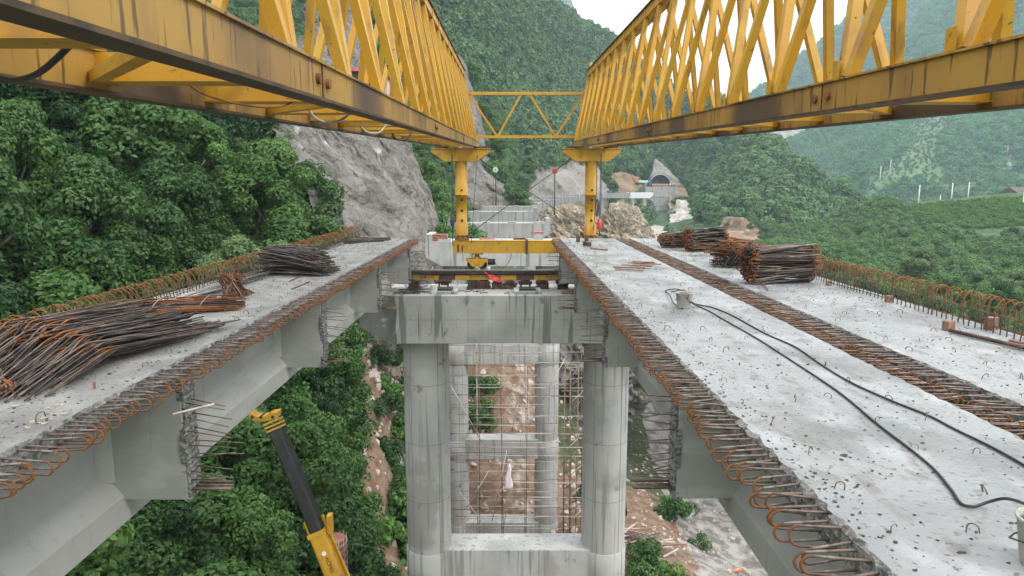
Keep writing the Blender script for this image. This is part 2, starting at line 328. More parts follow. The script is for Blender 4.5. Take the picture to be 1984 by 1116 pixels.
#TERRAIN
# ------------------------------------------------------------------ terrain
def grid_mesh(name, P, mats, cols=None, smooth=True):
    nv, nu = P.shape[:2]
    me = bpy.data.meshes.new(name)
    idx = np.arange(nv * nu).reshape(nv, nu)
    f = np.stack([idx[:-1, :-1], idx[:-1, 1:], idx[1:, 1:], idx[1:, :-1]], -1).reshape(-1, 4)
    me.from_pydata(P.reshape(-1, 3).tolist(), [], f.tolist())
    me.polygons.foreach_set('use_smooth', [smooth] * len(f)); me.materials.append(M[mats])
    if cols is not None:
        a = me.color_attributes.new('ground', 'FLOAT_COLOR', 'POINT')
        c = np.concatenate([cols.reshape(-1, 3), np.ones((nv * nu, 1))], 1); a.data.foreach_set('color', c.ravel().astype(np.float32))
    me.update(); o = bpy.data.objects.new(name, me); COL.objects.link(o); return o
def cr(pts, n):
    """Catmull-Rom through pts (k,3...) resampled to n"""
    k = len(pts); t = np.linspace(0, k - 1, n); i = np.clip(t.astype(int), 0, k - 2); f = (t - i)
    sh = (-1,) + (1,) * (pts.ndim - 1); f = f.reshape(sh)
    g = lambda j: pts[np.clip(j, 0, k - 1)]
    a, b, c, d = g(i - 1), g(i), g(i + 1), g(i + 2)
    return .5 * (2 * b + (c - a) * f + (2 * a - 5 * b + 4 * c - d) * f * f + (3 * b - a - 3 * c + d) * f ** 3)
def sheet(rows, nu, nv, amp, scale, back=60, seed=1, oc=5, base=True, drop=30, vertical=.5):
    W = [cr(np.array([list(PY(*p)) for p in r]), nu) for r in rows]
    if base:
        b = W[0].copy(); b[:, 2] -= drop; b[:, 1] -= drop * .15; W = [b] + W
    e = W[-1].copy(); n = np.linalg.norm(e[:, :2], axis=1, keepdims=True); e[:, :2] += e[:, :2] / n * back; e[:, 2] -= back * .7; W.append(e)
    P = cr(np.array(W), nv); d = fbm(P, scale, oc, seed); d2 = fbm(P, scale, oc, seed + 50)
    P[..., 2] += d * amp * vertical; P[..., 1] += d2 * amp; P[..., 0] += fbm(P, scale * .7, oc, seed + 9) * amp * .4
    return P

# heightfield of the ravine under the bridge, surveyed control points
cliffA = [[(600, 520, 40), (700, 520, 44), (780, 520, 48), (830, 500, 52), (872, 480, 55)],
          [(590, 420, 42), (680, 400, 46), (760, 400, 51), (818, 400, 56), (850, 442, 62)],
          [(562, 320, 44), (660, 310, 49), (740, 310, 53), (795, 310, 58), (820, 350, 66)],
          [(535, 240, 46), (640, 220, 52), (710, 215, 57), (762, 220, 62), (795, 285, 70)],
          [(545, 150, 52), (620, 130, 58), (670, 130, 63), (710, 150, 68), (745, 200, 76)],
          [(585, 40, 60), (620, 30, 66), (655, 30, 70), (685, 60, 74), (715, 120, 82)],
          [(600, -60, 68), (620, -60, 70), (650, -50, 74), (670, 0, 78), (690, 60, 86)]]
CP = [(-40, 0, 10), (-40, 20, 15), (-45, 40, 24), (-50, 60, 32), (-60, 80, 40), (-60, 0, 24), (-60, 40, 38), (-60, -15, 20), (-30, -15, 0),
      (-22, 28, 1.5), (-16, 20, -4.5), (-14, 10, -6.5), (-14, 0, -8), (-20, 10, -1), (-28, 28, 8), (-16, 36, 1), (-20, 42, 6.5), (-28, 50, 16), (-12, 38, -4), (-11, 30, -8), (-15, 30, -3.5),
      (-9, 30, -12), (-8, 20, -14.5), (-7, 10, -15.5), (-7, 0, -16), (-5.6, 25, -14.8), (-7.4, 35, -11.6), (-9.3, 45, -8.2), (-8, 55, -4.7), (-5, 22, -17), (0, 20, -18.5),
      (0, 30, -19.5), (3, 20, -20), (8, 20, -20.5), (7, 33, -18.5), (15, 20, -22), (15, 40, -22.5), (25, 30, -23), (0, 0, -20), (15, 0, -22), (0, 38, -21), (0, 42, -20.5),
      (-1, 47, -17), (0, 53, -12), (-1, 60, -8.5), (-3, 64, -6.5), (3, 53, -15.5), (5, 60, -16), (11, 60, -22), (20, 70, -23.5), (14, 80, -17), (5, 76, -8), (4, 85, -5), (-5, 78, -3.8),
      (-5, 92, -3.4), (8, 97, -4.5), (20, 90, -21), (32, 92, -23), (42, 105, -22), (22, 122, -11), (25, 110, -19), (10, 122, -4.5), (-8, 122, -2.5), (40, 40, -12), (35, 40, -16),
      (50, 50, -13), (60, 20, -6), (48, 72, -19), (62, 70, -15), (60, 110, -20), (45, 10, -10), (60, -15, -5), (-4.2, 41, -20.8), (-5.2, 37, -19.5), (-4, 45, -18.5), (3, 44, -20), (30, 10, -20), (9, 27, -18.5), (6, 40, -18.5), (-12, 52, -5), (-20, 62, 3), (-14, 66, -2.5), (-10, 75, -3), (-10, 95, -1), (-30, 90, 8), (-30, 125, 12)]
CP = np.array(CP, float)
def rbf(cp, X, Y, s=30.0):
    A = cp[:, :2]; r = np.sqrt(((A[:, None] - A[None]) ** 2).sum(-1)); K = r; n = len(cp)
    Mx = np.zeros((n + 3, n + 3)); Mx[:n, :n] = K + np.eye(n) * .15; Mx[:n, n] = 1; Mx[:n, n + 1:] = A; Mx[n, :n] = 1; Mx[n + 1:, :n] = A.T
    c = np.linalg.solve(Mx, np.concatenate([cp[:, 2], np.zeros(3)]))
    Z = c[n] + c[n + 1] * X + c[n + 2] * Y
    for i in range(n): Z = Z + c[i] * np.sqrt((X - A[i, 0]) ** 2 + (Y - A[i, 1]) ** 2)
    return Z
HX0, HX1, HY0, HY1 = -60, 62, -15, 128
gx = np.linspace(HX0, HX1, 245); gy = np.linspace(HY0, HY1, 287); GX, GY_ = np.meshgrid(gx, gy)
GZ = rbf(CP, GX, GY_)
P0 = np.stack([GX, GY_, GZ], -1); GZ = GZ + fbm(P0, 5, 5, 3) * .55
P0 = np.stack([GX, GY_, GZ], -1)
def ground_z(x, y):
    fx = (np.asarray(x) - HX0) / (HX1 - HX0) * 244; fy = (np.asarray(y) - HY0) / (HY1 - HY0) * 286
    ix = np.clip(fx.astype(int), 0, 243); iy = np.clip(fy.astype(int), 0, 285); tx = fx - ix; ty = fy - iy
    return GZ[iy, ix] * (1 - tx) * (1 - ty) + GZ[iy, ix + 1] * tx * (1 - ty) + GZ[iy + 1, ix] * (1 - tx) * ty + GZ[iy + 1, ix + 1] * tx * ty
# what covers the ground: soil strips, gravel bed, loose stone
def edge_x(y): return np.interp(y, [0, 20, 25, 35, 45, 60], [-4.5, -5.3, -6.2, -8.2, -10.2, -9])   # forest edge above the foot track
soil = np.exp(-((GX - edge_x(GY_) - .5) / 1.1) ** 2) * .8
soil += ((GX > -5.5) & (GX < 4) & (GY_ > 35) & (GY_ < 66)) * .62
soil += np.exp(-(((GX - 7.5) / 6.5) ** 2 + ((GY_ - 36) / 12) ** 2)) * 1.3
soil += ((GX > edge_x(GY_)) & (GX < -2)) * .35
gravel = ((GX > 11 + .1 * (GY_ - 40)) & (GX < 40) & (GY_ > -10) & (GY_ < 105)) * .75
stone = np.exp(-(((GX + 9) / 6) ** 2 + ((GY_ - 57) / 8) ** 2)) * .9 + np.exp(-((GX - 1) / 2) ** 2) * ((GY_ > 42) & (GY_ < 62)) * .45 + np.exp(-(((GX + 7) / 1.2) ** 2 + ((GY_ - 41) / 5) ** 2)) * .5
ter = struct(grid_mesh('terrain', P0, 'ground', np.stack([soil, gravel, stone], -1)))
cA = sheet(cliffA, 230, 200, .9, 6, back=25, seed=5, oc=6, drop=6)
cA[..., 1] += -abs(fbm(cA, 3.4, 5, 77)) * 1.3; cA[..., 2] += fbm(cA, 2.4, 4, 78) * .35; cA[..., 0] += fbm(cA, 3, 4, 79) * .5
tag(struct(grid_mesh('rock_cliff', cA, 'shot')), 'grey cliff face sprayed with concrete, left of the bridge')
cliffB = [[(893, 420, 98), (940, 420, 100), (1008, 405, 104)], [(893, 380, 100), (940, 375, 102), (988, 378, 106)], [(888, 320, 103), (930, 320, 105), (962, 335, 110)], [(884, 230, 108), (915, 230, 110), (948, 275, 116)],
          [(880, 150, 114), (900, 150, 116), (925, 200, 122)], [(878, 95, 120), (886, 105, 121), (902, 128, 126)]]
cB = sheet(cliffB, 80, 140, 1.2, 8, back=25, seed=15, oc=6, drop=8); cB[..., 1] -= abs(fbm(cB, 5, 5, 177)) * 1.8
struct(grid_mesh('rock_cliff', cB, 'shot'))
cliffC = [[(1003, 402, 172), (1080, 400, 190), (1180, 395, 205)], [(1014, 360, 180), (1085, 352, 195), (1170, 345, 212)], [(1022, 332, 186), (1062, 336, 198), (1100, 322, 204), (1152, 312, 222)], [(1030, 318, 190), (1044, 308, 196), (1078, 330, 202), (1108, 312, 208), (1146, 292, 226)]]
cC = sheet(cliffC, 110, 90, 2.0, 9, back=20, seed=25, drop=8)
struct(grid_mesh('rock_cliff', cC, 'shotfar'))
cutE = [[(1155, 380, 280), (1200, 380, 285), (1262, 372, 295)], [(1168, 356, 287), (1205, 352, 292), (1245, 358, 302)], [(1172, 346, 290), (1206, 332, 296), (1236, 344, 306)]]
sE = sheet(cutE, 70, 40, 2.2, 12, back=15, seed=35, drop=10); struct(grid_mesh('earth_bank', sE, 'brown_earth'))
portal = [[(1248, 372, 303), (1283, 372, 303), (1325, 384, 302)], [(1252, 352, 307), (1283, 338, 308), (1318, 355, 306)], [(1262, 328, 312), (1278, 322, 313), (1298, 334, 312)], [(1268, 311, 318), (1271, 309, 318), (1277, 314, 317)]]
sP = sheet(portal, 70, 60, 1.5, 10, back=12, seed=45, drop=3); struct(grid_mesh('portal_slope', sP, 'shotfar'))
slideW = [[(1288, 475, 236), (1330, 475, 238), (1405, 475, 236)], [(1296, 432, 250), (1325, 430, 250), (1372, 436, 248)], [(1306, 405, 262), (1322, 403, 262), (1346, 410, 262)], [(1312, 388, 272), (1320, 386, 273), (1330, 392, 272)]]
bankB = [[(1290, 440, 262), (1320, 440, 264), (1350, 440, 262)], [(1296, 400, 272), (1315, 400, 274), (1340, 405, 270)], [(1298, 372, 284), (1312, 370, 285), (1330, 378, 283)], [(1302, 356, 290), (1310, 355, 291), (1320, 360, 290)]]
struct(grid_mesh('earth_bank', sheet(bankB, 50, 40, 1.2, 8, back=10, seed=58, drop=10), 'brown_earth'))
sW = sheet(slideW, 70, 60, 2.6, 7, back=12, seed=55, drop=15); struct(grid_mesh('rock_slide', sW, 'white_rock'))
slip = [[(1370, 500, 196), (1430, 500, 192), (1510, 500, 186)], [(1385, 450, 206), (1430, 455, 202), (1490, 470, 196)], [(1398, 428, 212), (1430, 425, 210), (1470, 440, 206)]]
sS = sheet(slip, 80, 60, 2.6, 8, back=12, seed=65, drop=15); struct(grid_mesh('earth_bank', sS, 'brown_earth'))

mount = [[(300, 480, 100), (740, 480, 115), (900, 470, 150), (1020, 450, 196), (1150, 430, 240), (1235, 450, 250), (1350, 480, 215), (1450, 495, 195), (1600, 500, 190), (1750, 490, 230)],
         [(300, 400, 112), (740, 400, 130), (900, 400, 165), (1020, 400, 208), (1150, 385, 275), (1240, 372, 320), (1340, 400, 290), (1450, 440, 228), (1600, 465, 215), (1750, 470, 260)],
         [(300, 260, 125), (740, 260, 155), (880, 270, 190), (1010, 300, 238), (1140, 320, 290), (1240, 320, 338), (1330, 330, 340), (1440, 370, 265), (1580, 432, 240), (1750, 462, 300)],
         [(300, 60, 150), (740, 100, 210), (880, 130, 240), (1010, 180, 290), (1120, 220, 340), (1230, 240, 380), (1330, 262, 375), (1430, 305, 300), (1550, 395, 262), (1750, 458, 330)],
         [(300, -260, 200), (740, -230, 270), (880, -110, 310), (1010, -20, 360), (1110, 62, 410), (1195, 108, 430), (1300, 178, 420), (1400, 250, 355), (1510, 335, 300), (1600, 420, 280), (1750, 455, 360)]]
mt = sheet(mount, 250, 150, 9, 38, back=120, seed=75, drop=25)
gcol = np.zeros(mt.shape)
struct(grid_mesh('hill', mt, 'hill', gcol))
hillR = [[(1340, 600, 62), (1500, 640, 52), (1650, 690, 46), (1800, 740, 41), (1990, 800, 38), (2250, 860, 36)],
         [(1390, 540, 92), (1520, 580, 82), (1650, 610, 75), (1800, 630, 68), (1990, 660, 60), (2250, 700, 54)],
         [(1440, 505, 140), (1560, 535, 120), (1650, 550, 112), (1800, 565, 102), (1990, 585, 92), (2250, 600, 84)],
         [(1470, 488, 190), (1570, 486, 165), (1660, 478, 150), (1800, 468, 138), (1990, 470, 128), (2250, 480, 118)],
         [(1490, 476, 215), (1580, 466, 200), (1670, 436, 190), (1780, 404, 182), (1880, 395, 178), (1990, 388, 172), (2250, 375, 160)]]
hr = sheet(hillR, 160, 120, 1.3, 16, back=60, seed=85, drop=8)
u_, v_ = proj(hr); fld = in_poly(u_, v_, [(1740, 402), (1850, 392), (2050, 380), (2050, 432), (1880, 445), (1800, 430)])
gc = np.zeros(hr.shape); gc[..., 0] = fld * .9; gc[..., 2] = in_poly(u_, v_, [(1630, 470), (1690, 460), (1700, 520), (1640, 560)]) * .3
struct(grid_mesh('hill', hr, 'hill', gc))
mid = [[(1430, 500, 429), (1600, 500, 390), (1750, 480, 377), (1990, 450, 364), (2300, 440, 351)],
       [(1450, 440, 494), (1600, 430, 455), (1750, 400, 429), (1990, 370, 416), (2300, 350, 403)],
       [(1490, 370, 585), (1620, 350, 546), (1760, 300, 520), (1990, 260, 520), (2300, 230, 520)],
       [(1505, 325, 650), (1620, 290, 650), (1750, 220, 624), (1990, 120, 624), (2300, 80, 624)],
       [(1515, 300, 702), (1600, 262, 728), (1680, 205, 754), (1750, 110, 780), (1820, 10, 806), (2000, -90, 832), (2300, -150, 845)]]
md = sheet(mid, 190, 130, 34, 130, back=200, seed=95, drop=30)
u_, v_ = proj(md); gc = np.zeros(md.shape)
FIELD = [(1665, 375), (1733, 312), (1770, 281), (1752, 250), (1785, 215), (1855, 212), (1817, 277), (1820, 317), (1842, 360), (1760, 345), (1700, 380)]
gc[..., 0] = in_poly(u_, v_, FIELD) * .85; gc[..., 1] = in_poly(u_, v_, [(1920, 280), (1960, 270), (1965, 330), (1930, 335)]) * .5
struct(grid_mesh('hill', md, 'hill', gc))
far = [[(1380, 460, 900), (1600, 460, 850), (1800, 440, 800), (2000, 420, 800), (2400, 400, 800)],
       [(1400, 380, 950), (1560, 330, 900), (1700, 250, 900), (2000, 200, 880), (2400, 150, 880)],
       [(1420, 270, 1000), (1500, 240, 960), (1600, 210, 960), (2000, 40, 960), (2400, 0, 960)],
       [(1400, 235, 1050), (1480, 195, 1050), (1532, 160, 1040), (1575, 116, 1040), (1600, 92, 1040), (1650, 50, 1060), (1720, -10, 1080), (1900, -90, 1100), (2400, -120, 1100)]]
fr = sheet(far, 180, 100, 26, 120, back=300, seed=105, drop=60)
u_, v_ = proj(fr); gc = np.zeros(fr.shape)
gc[..., 1] = in_poly(u_, v_, [(1480, 235), (1600, 225), (1590, 270), (1530, 330), (1490, 330)]) * .62 + in_poly(u_, v_, [(1700, 40), (1740, 0), (1770, 60), (1720, 90)]) * .45
struct(grid_mesh('mountain', fr, 'hill', gc))
lime = [[(1440, 380, 860), (1520, 380, 850), (1625, 350, 850)], [(1470, 300, 900), (1525, 300, 890), (1600, 280, 890)], [(1478, 250, 930), (1530, 248, 920), (1597, 236, 920)], [(1490, 225, 950), (1535, 222, 950), (1590, 210, 950)]]
struct(grid_mesh('rock_cliff', sheet(lime, 90, 80, 14, 60, back=60, seed=131, drop=20), 'white_rock'))
lime2 = [[(1690, 120, 990), (1730, 110, 990), (1765, 95, 990)], [(1705, 60, 1010), (1730, 50, 1010), (1752, 60, 1010)], [(1722, 15, 1030), (1732, 8, 1030), (1742, 20, 1030)]]
struct(grid_mesh('rock_cliff', sheet(lime2, 50, 50, 9, 40, back=40, seed=141, drop=20), 'white_rock'))
far2 = [[(820, 120, 900), (1000, 130, 900), (1160, 140, 900)], [(820, 0, 940), (1000, 0, 940), (1090, 40, 930), (1128, 66, 920)], [(820, -80, 980), (1000, -90, 980), (1080, -50, 960), (1112, 10, 950)], [(850, -110, 1000), (1000, -120, 1000), (1065, -90, 990), (1092, -40, 980)]]
f2 = sheet(far2, 60, 60, 10, 60, back=150, seed=115, drop=300)
gc = np.zeros(f2.shape); gc[..., 1] = .42
struct(grid_mesh('mountain', f2, 'hill', gc))
gp = np.array([[[x, y, -42.] for x in (-6000, 6000)] for y in (-3000, 8000)]); g_ = grid_mesh('ground', gp, 'hill', np.zeros(gp.shape)); struct(g_)

# ------------------------------------------------------------------ foliage
def leaves(P, Nn, size, aspect=.55, rnd=None):
    """one folded diamond per leaf; P,N (n,3)"""
    n = len(P); t = rng.normal(size=(n, 3)); t -= (t * Nn).sum(1, keepdims=True) * Nn; t /= np.linalg.norm(t, axis=1, keepdims=True)
    b = np.cross(Nn, t); s = size * rng.uniform(.7, 1.3, (n, 1))
    a0 = P - t * s * .5; a2 = P + t * s * .5 - Nn * s * .12; a1 = P + b * s * aspect * .5 + Nn * s * .1; a3 = P - b * s * aspect * .5 + Nn * s * .1
    return np.stack([a0, a1, a2, a3], 1).reshape(-1, 3)
def crown_mesh(name, R_, H, nl, per, size, mt_, seed, base=.25, dens_in=.15, lobe=(.32, .5)):
    st = np.random.default_rng(seed); Ps = []; Ns = []; Lf = []
    for k in range(nl):
        a = st.uniform(0, 2 * math.pi); h = st.uniform(0, 1); rr = math.sqrt(max(.05, 1 - (2 * h - .75) ** 2)) * st.uniform(.35, .8)
        c = np.array([math.cos(a) * rr * R_, math.sin(a) * rr * R_, H * (base + h * (1 - base) * .8)]); lr = R_ * st.uniform(*lobe)
        d = st.normal(size=(per, 3)); d[:, 2] = d[:, 2] * .85 + .35; d /= np.linalg.norm(d, axis=1, keepdims=True)
        rad = np.where(st.uniform(size=per) < dens_in, st.uniform(.3, .8, per), st.uniform(.82, 1.08, per))[:, None]
        lump = 1 + .22 * vnoise(d * 2.2 + k * 7)[:, None]
        Ps.append(c + d * rad * lr * lump * np.array([1, 1, .8])); nn = d + st.normal(size=(per, 3)) * .45 + np.array([0, 0, .35]); Ns.append(nn / np.linalg.norm(nn, axis=1, keepdims=True))
        Lf.append(np.full(per, st.uniform(0, .8)) + st.uniform(-.3, .3, per))
    P = np.concatenate(Ps); Nn = np.concatenate(Ns); lf = np.concatenate(Lf)
    V = leaves(P, Nn, size); n = len(P); me = bpy.data.meshes.new(name)
    me.vertices.add(4 * n); me.vertices.foreach_set('co', V.ravel()); me.loops.add(4 * n); me.loops.foreach_set('vertex_index', np.arange(4 * n)); me.polygons.add(n)
    me.polygons.foreach_set('loop_start', np.arange(0, 4 * n, 4)); me.polygons.foreach_set('loop_total', np.full(n, 4))
    a = me.attributes.new('leaf', 'FLOAT', 'POINT'); a.data.foreach_set('value', np.repeat(lf, 4).astype(np.float32))
    me.materials.append(M[mt_]); me.update(); me.validate(); return me
def raw(name, me): return bpy.data.objects.new(name, me)
def trunk_mesh(H, r, seed):
    rnd = random.Random(seed); b = MB(); pts = [(0, 0, -1.2)]
    for k in range(1, 6): pts.append((rnd.uniform(-.12, .12) * k * .5, rnd.uniform(-.12, .12) * k * .5, H * .72 * k / 5))
    b.tube(pts, [r * (1 - .75 * i / 5) for i in range(6)], 7)
    for k in range(5):
        a = rnd.uniform(0, 6.28); z = H * rnd.uniform(.25, .5); l = H * rnd.uniform(.3, .42); b.tube([(0, 0, z), (math.cos(a) * l * .5, math.sin(a) * l * .5, z + l * .4), (math.cos(a) * l * .9, math.sin(a) * l * .9, z + l * .75)], [r * .45, r * .3, r * .12], 5)
    return b.build('tmp', 'bark')
NEAR = []
for k in range(5):
    cm = crown_mesh('crown', 2.0 * (1, .8, 1.1, .9, .7)[k], (4.6, 5.6, 4.0, 4.8, 5.2)[k], 24, 400, (.165, .14, .19, .15, .2)[k], ('leaf', 'leaf_dark', 'leaf', 'leaf_bright', 'leaf_dark')[k], 100 + k, lobe=((.2, .36), (.18, .3), (.22, .38), (.2, .34), (.24, .4))[k]); t = trunk_mesh(3.2, .12, k); tm = t.data; bpy.data.objects.remove(t); NEAR.append((cm, tm))
PALE = crown_mesh('crown', 2.0, 4.2, 24, 360, .17, 'leaf_pale', 300, lobe=(.22, .36))
MIDS = [raw('bushy_tree', crown_mesh('bushy_tree', 2.4, 4.8, 16, 190, .3, 'leaf_far', 200 + k, base=.05, lobe=(.24, .42))) for k in range(4)]
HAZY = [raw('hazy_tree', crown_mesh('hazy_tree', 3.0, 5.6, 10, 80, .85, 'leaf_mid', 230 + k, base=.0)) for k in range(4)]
FARS = [raw('distant_tree', crown_mesh('distant_tree', 3.0, 5.6, 10, 90, .8, 'leaf_far', 220 + k, base=.0)) for k in range(4)]
SHRUB = [raw('shrub', crown_mesh('shrub', .7, .9, 6, 55, .22, 'grass', 240 + k, base=.0)) for k in range(3)]
def stones(k, r=.3):
    b = MB(); st = np.random.default_rng(k); import bmesh
    bm = bmesh.new(); bmesh.ops.create_icosphere(bm, subdivisions=1, radius=r)
    sc_ = st.uniform(.5, 1.2, 3)
    co = np.array([v.co[:] for v in bm.verts]); n = fbm(co + k * 3, r * 1.3, 2, k); 
    for v, q in zip(bm.verts, n): v.co = Vector([v.co[i] * sc_[i] for i in range(3)]) * (1 + q * .5 + st.uniform(-.2, .2))
    me = bpy.data.meshes.new('stone'); bm.to_mesh(me); bm.free(); me.materials.append(M['stone']); return raw('stone', me)
STONE = [stones(k) for k in range(4)]
def scatter(name, srcs, P, scale, label, cat='', kind='stuff', tilt=0):
    n = len(P); me = bpy.data.meshes.new(name); me.from_pydata(np.asarray(P).tolist(), [], [])
    for nm, val in (('sc', scale), ('rz', rng.uniform(0, 6.28, n)), ('tx', rng.uniform(-tilt, tilt, n)), ('vi', rng.integers(0, len(srcs), n).astype(float))):
        a = me.attributes.new(nm, 'FLOAT', 'POINT'); a.data.foreach_set('value', np.asarray(val, np.float32))
    o = bpy.data.objects.new(name, me); COL.objects.link(o)
    g = bpy.data.node_groups.new(name, 'GeometryNodeTree'); g.interface.new_socket('Geometry', in_out='INPUT', socket_type='NodeSocketGeometry'); g.interface.new_socket('Geometry', in_out='OUTPUT', socket_type='NodeSocketGeometry')
    N = g.nodes.new; L = g.links.new; gi = N('NodeGroupInput'); go = N('NodeGroupOutput'); jn = N('GeometryNodeJoinGeometry')
    def na(nm):
        x = N('GeometryNodeInputNamedAttribute'); x.data_type = 'FLOAT'; x.inputs[0].default_value = nm; return x.outputs[0]
    cx = N('ShaderNodeCombineXYZ'); L(na('tx'), cx.inputs[0]); L(na('rz'), cx.inputs[2]); sc_ = na('sc'); vi = na('vi')
    for k, s_ in enumerate(srcs):
        oi = N('GeometryNodeObjectInfo'); oi.inputs['Object'].default_value = s_; oi.inputs['As Instance'].default_value = True
        cp = N('FunctionNodeCompare'); cp.data_type = 'FLOAT'; cp.operation = 'EQUAL'; L(vi, cp.inputs[0]); cp.inputs[1].default_value = k; cp.inputs['Epsilon'].default_value = .2
        ip = N('GeometryNodeInstanceOnPoints'); L(gi.outputs[0], ip.inputs['Points']); L(cp.outputs[0], ip.inputs['Selection']); L(oi.outputs['Geometry'], ip.inputs['Instance']); L(cx.outputs[0], ip.inputs['Rotation']); L(sc_, ip.inputs['Scale']); L(ip.outputs[0], jn.inputs[0])
    L(jn.outputs[0], go.inputs[0]); m = o.modifiers.new('scatter', 'NODES'); m.node_group = g
    return tag(o, label, cat or None, None, kind)
def sample(P, n, umax=None, vmin=0, vmax=1):
    """n random points on a sheet, weighted by area"""
    A = P[:-1, :-1]; B = P[:-1, 1:]; C = P[1:, :-1]; ar = np.linalg.norm(np.cross(B - A, C - A), axis=-1)
    nv = ar.shape[0]; m = np.zeros(ar.shape); m[int(nv * vmin):int(nv * vmax)] = 1; ar = ar * m
    i = rng.choice(ar.size, n, p=(ar / ar.sum()).ravel()); iy, ix = np.unravel_index(i, ar.shape); a = rng.uniform(size=(n, 1)); b = rng.uniform(size=(n, 1))
    return A[iy, ix] + (B[iy, ix] - A[iy, ix]) * a + (C[iy, ix] - A[iy, ix]) * b
def keep(P, polys, mn=None):
    u, v = proj(P); k = (u > -250) & (u < 2250) & (v > -400)
    for p in polys: k &= ~in_poly(u, v, p)
    return P[k]
pC = [(1008, 400), (1020, 322), (1042, 304), (1064, 325), (1095, 302), (1140, 290), (1150, 310), (1170, 400)]
pE = [(1150, 385), (1170, 346), (1206, 330), (1236, 338), (1262, 350), (1262, 385)]
pP = [(1246, 460), (1250, 350), (1262, 305), (1275, 300), (1306, 325), (1322, 352), (1350, 400), (1400, 470), (1250, 480)]
pS = [(1375, 480), (1396, 426), (1470, 438), (1500, 480)]
P = sample(mt, 21000, vmin=.06, vmax=.86); P = keep(P, [pC, pE, pP, pS]); P[:, 2] -= 1.8
d = np.linalg.norm(P, axis=1); near = d < 230
scatter('forest', MIDS, P[near], rng.uniform(.6, 1.0, near.sum()) ** 2 * 1.45, 'dense green forest covering the hill around the tunnel')
scatter('forest', FARS, P[~near], rng.uniform(.6, 1.05, (~near).sum()) ** 2 * 1.7, 'dense green forest on the upper slopes above the tunnel')
E_ = []
for ln in (cC[-16], cC[-12], cC[:, 0], cC[:, -1], cB[:, -1], cA[-14], cA[:, -1], sP[-10], sW[-10], sW[20:, -1], sS[-10], sS[20:, 0], sS[20:, -1], sE[-8], sE[10:, 0]):
    q_ = ln[rng.integers(0, len(ln), 90)] + rng.normal(size=(90, 3)) * np.array([1.2, 1.2, .5]); E_.append(q_)
P = np.concatenate(E_); P[:, 2] -= 1.2
scatter('bushes', MIDS, P, rng.uniform(.25, .8, len(P)), 'bushes growing over the edges of the bare cliffs')
P = keep(sample(hr, 7000, vmin=.1, vmax=.79), [[(1740, 415), (1700, 250), (2150, 250), (2150, 465), (1880, 478), (1780, 445)]]); P[:, 2] -= .9
HRP = P
P = sample(md, 15000, vmin=.1, vmax=.86); P = keep(P, [FIELD]); P[:, 2] -= 2
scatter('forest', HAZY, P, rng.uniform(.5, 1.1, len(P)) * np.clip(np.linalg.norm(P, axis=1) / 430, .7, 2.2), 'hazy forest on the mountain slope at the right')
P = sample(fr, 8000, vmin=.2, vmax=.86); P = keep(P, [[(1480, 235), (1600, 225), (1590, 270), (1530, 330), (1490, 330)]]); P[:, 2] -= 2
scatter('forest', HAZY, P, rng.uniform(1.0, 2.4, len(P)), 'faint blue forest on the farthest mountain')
P = sample(md, 30000, vmin=.1, vmax=.86); u_, v_ = proj(P); P = P[in_poly(u_, v_, FIELD)]; P = P[rng.uniform(size=len(P)) < .8]
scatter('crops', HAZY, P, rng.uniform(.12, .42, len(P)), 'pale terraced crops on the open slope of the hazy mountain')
# forest to the left: trees one can tell apart, each a thing
POLYA = [(540, 232), (560, 60), (600, -100), (680, -100), (720, 120), (800, 290), (860, 450), (900, 520), (640, 520), (600, 410)]
cand = []; tries = 0
while len(cand) < 1100 and tries < 60000:
    tries += 1; x = random.uniform(-44, -4); y = random.uniform(1, 62)
    if x > float(edge_x(y)) - 1.2: continue
    z = float(ground_z(x, y)); p = np.array([[x, y, z + 2.]]); u, v = proj(p); u, v = u[0], v[0]
    if y < 4 or u < -220 or v > 1330 or v < -230: continue
    if y > 40 and (in_poly([u], [v], POLYA)[0]): continue
    if u > 600 and y > 43: continue
    if 575 < u < 700 and v > 985 and y < 27: continue
    if (x + 6.7) ** 2 + (y - 24) ** 2 < 6: continue
    if any((x - a) ** 2 + (y - b) ** 2 < 2.0 ** 2 for a, b, _ in cand): continue
    cand.append((x, y, z))
# those that show largest become things, the rest of the wood is one mass
def dist(c): return math.hypot(c[0], c[1], c[2])
vis = sorted(cand, key=dist)
print('near trees', len(vis))
NT = 290
proto = []
for k, (cm, tm) in enumerate(NEAR): proto.append((cm, tm))
LB = [('broadleaf_tree', 'mid green broadleaf tree with a loose rounded crown on the steep left slope', 'mid green trees on the left slope'), ('slender_tree', 'slender dark green tree on the steep left slope', 'slender dark trees on the left slope'), ('spreading_tree', 'low wide mid green tree on the steep left slope', 'wide trees on the left slope'), ('light_green_tree', 'bright yellowish green tree on the steep left slope', 'bright green trees on the left slope'), ('narrow_tree', 'narrow dark tree with big leaves on the steep left slope', 'narrow dark trees on the left slope')]
for i, (x, y, z) in enumerate(vis[:NT]):
    kk = random.choice((0, 0, 1, 2, 2, 3, 4)); cm, tm = proto[kk]
    t = thing(LB[kk][0], (x, y, z), LB[kk][1], 'tree', LB[kk][2], random.uniform(0, 6.28)); s = random.choice((.7, .85, 1.0, 1.2, 1.45)) * random.uniform(.9, 1.1); t.scale = (s, s, s * random.uniform(.85, 1.2))
    for nm, me in (('crown', cm), ('trunk', tm)):
        c = bpy.data.objects.new(nm, me); COL.objects.link(c); c.parent = t
rest = np.array([c for c in vis[NT:]])
NEARO = [raw('leafy_tree', cm) for cm, _ in NEAR]
if len(rest): scatter('forest', NEARO, rest, rng.uniform(.8, 1.5, len(rest)), 'dense green forest on the upper left slope')
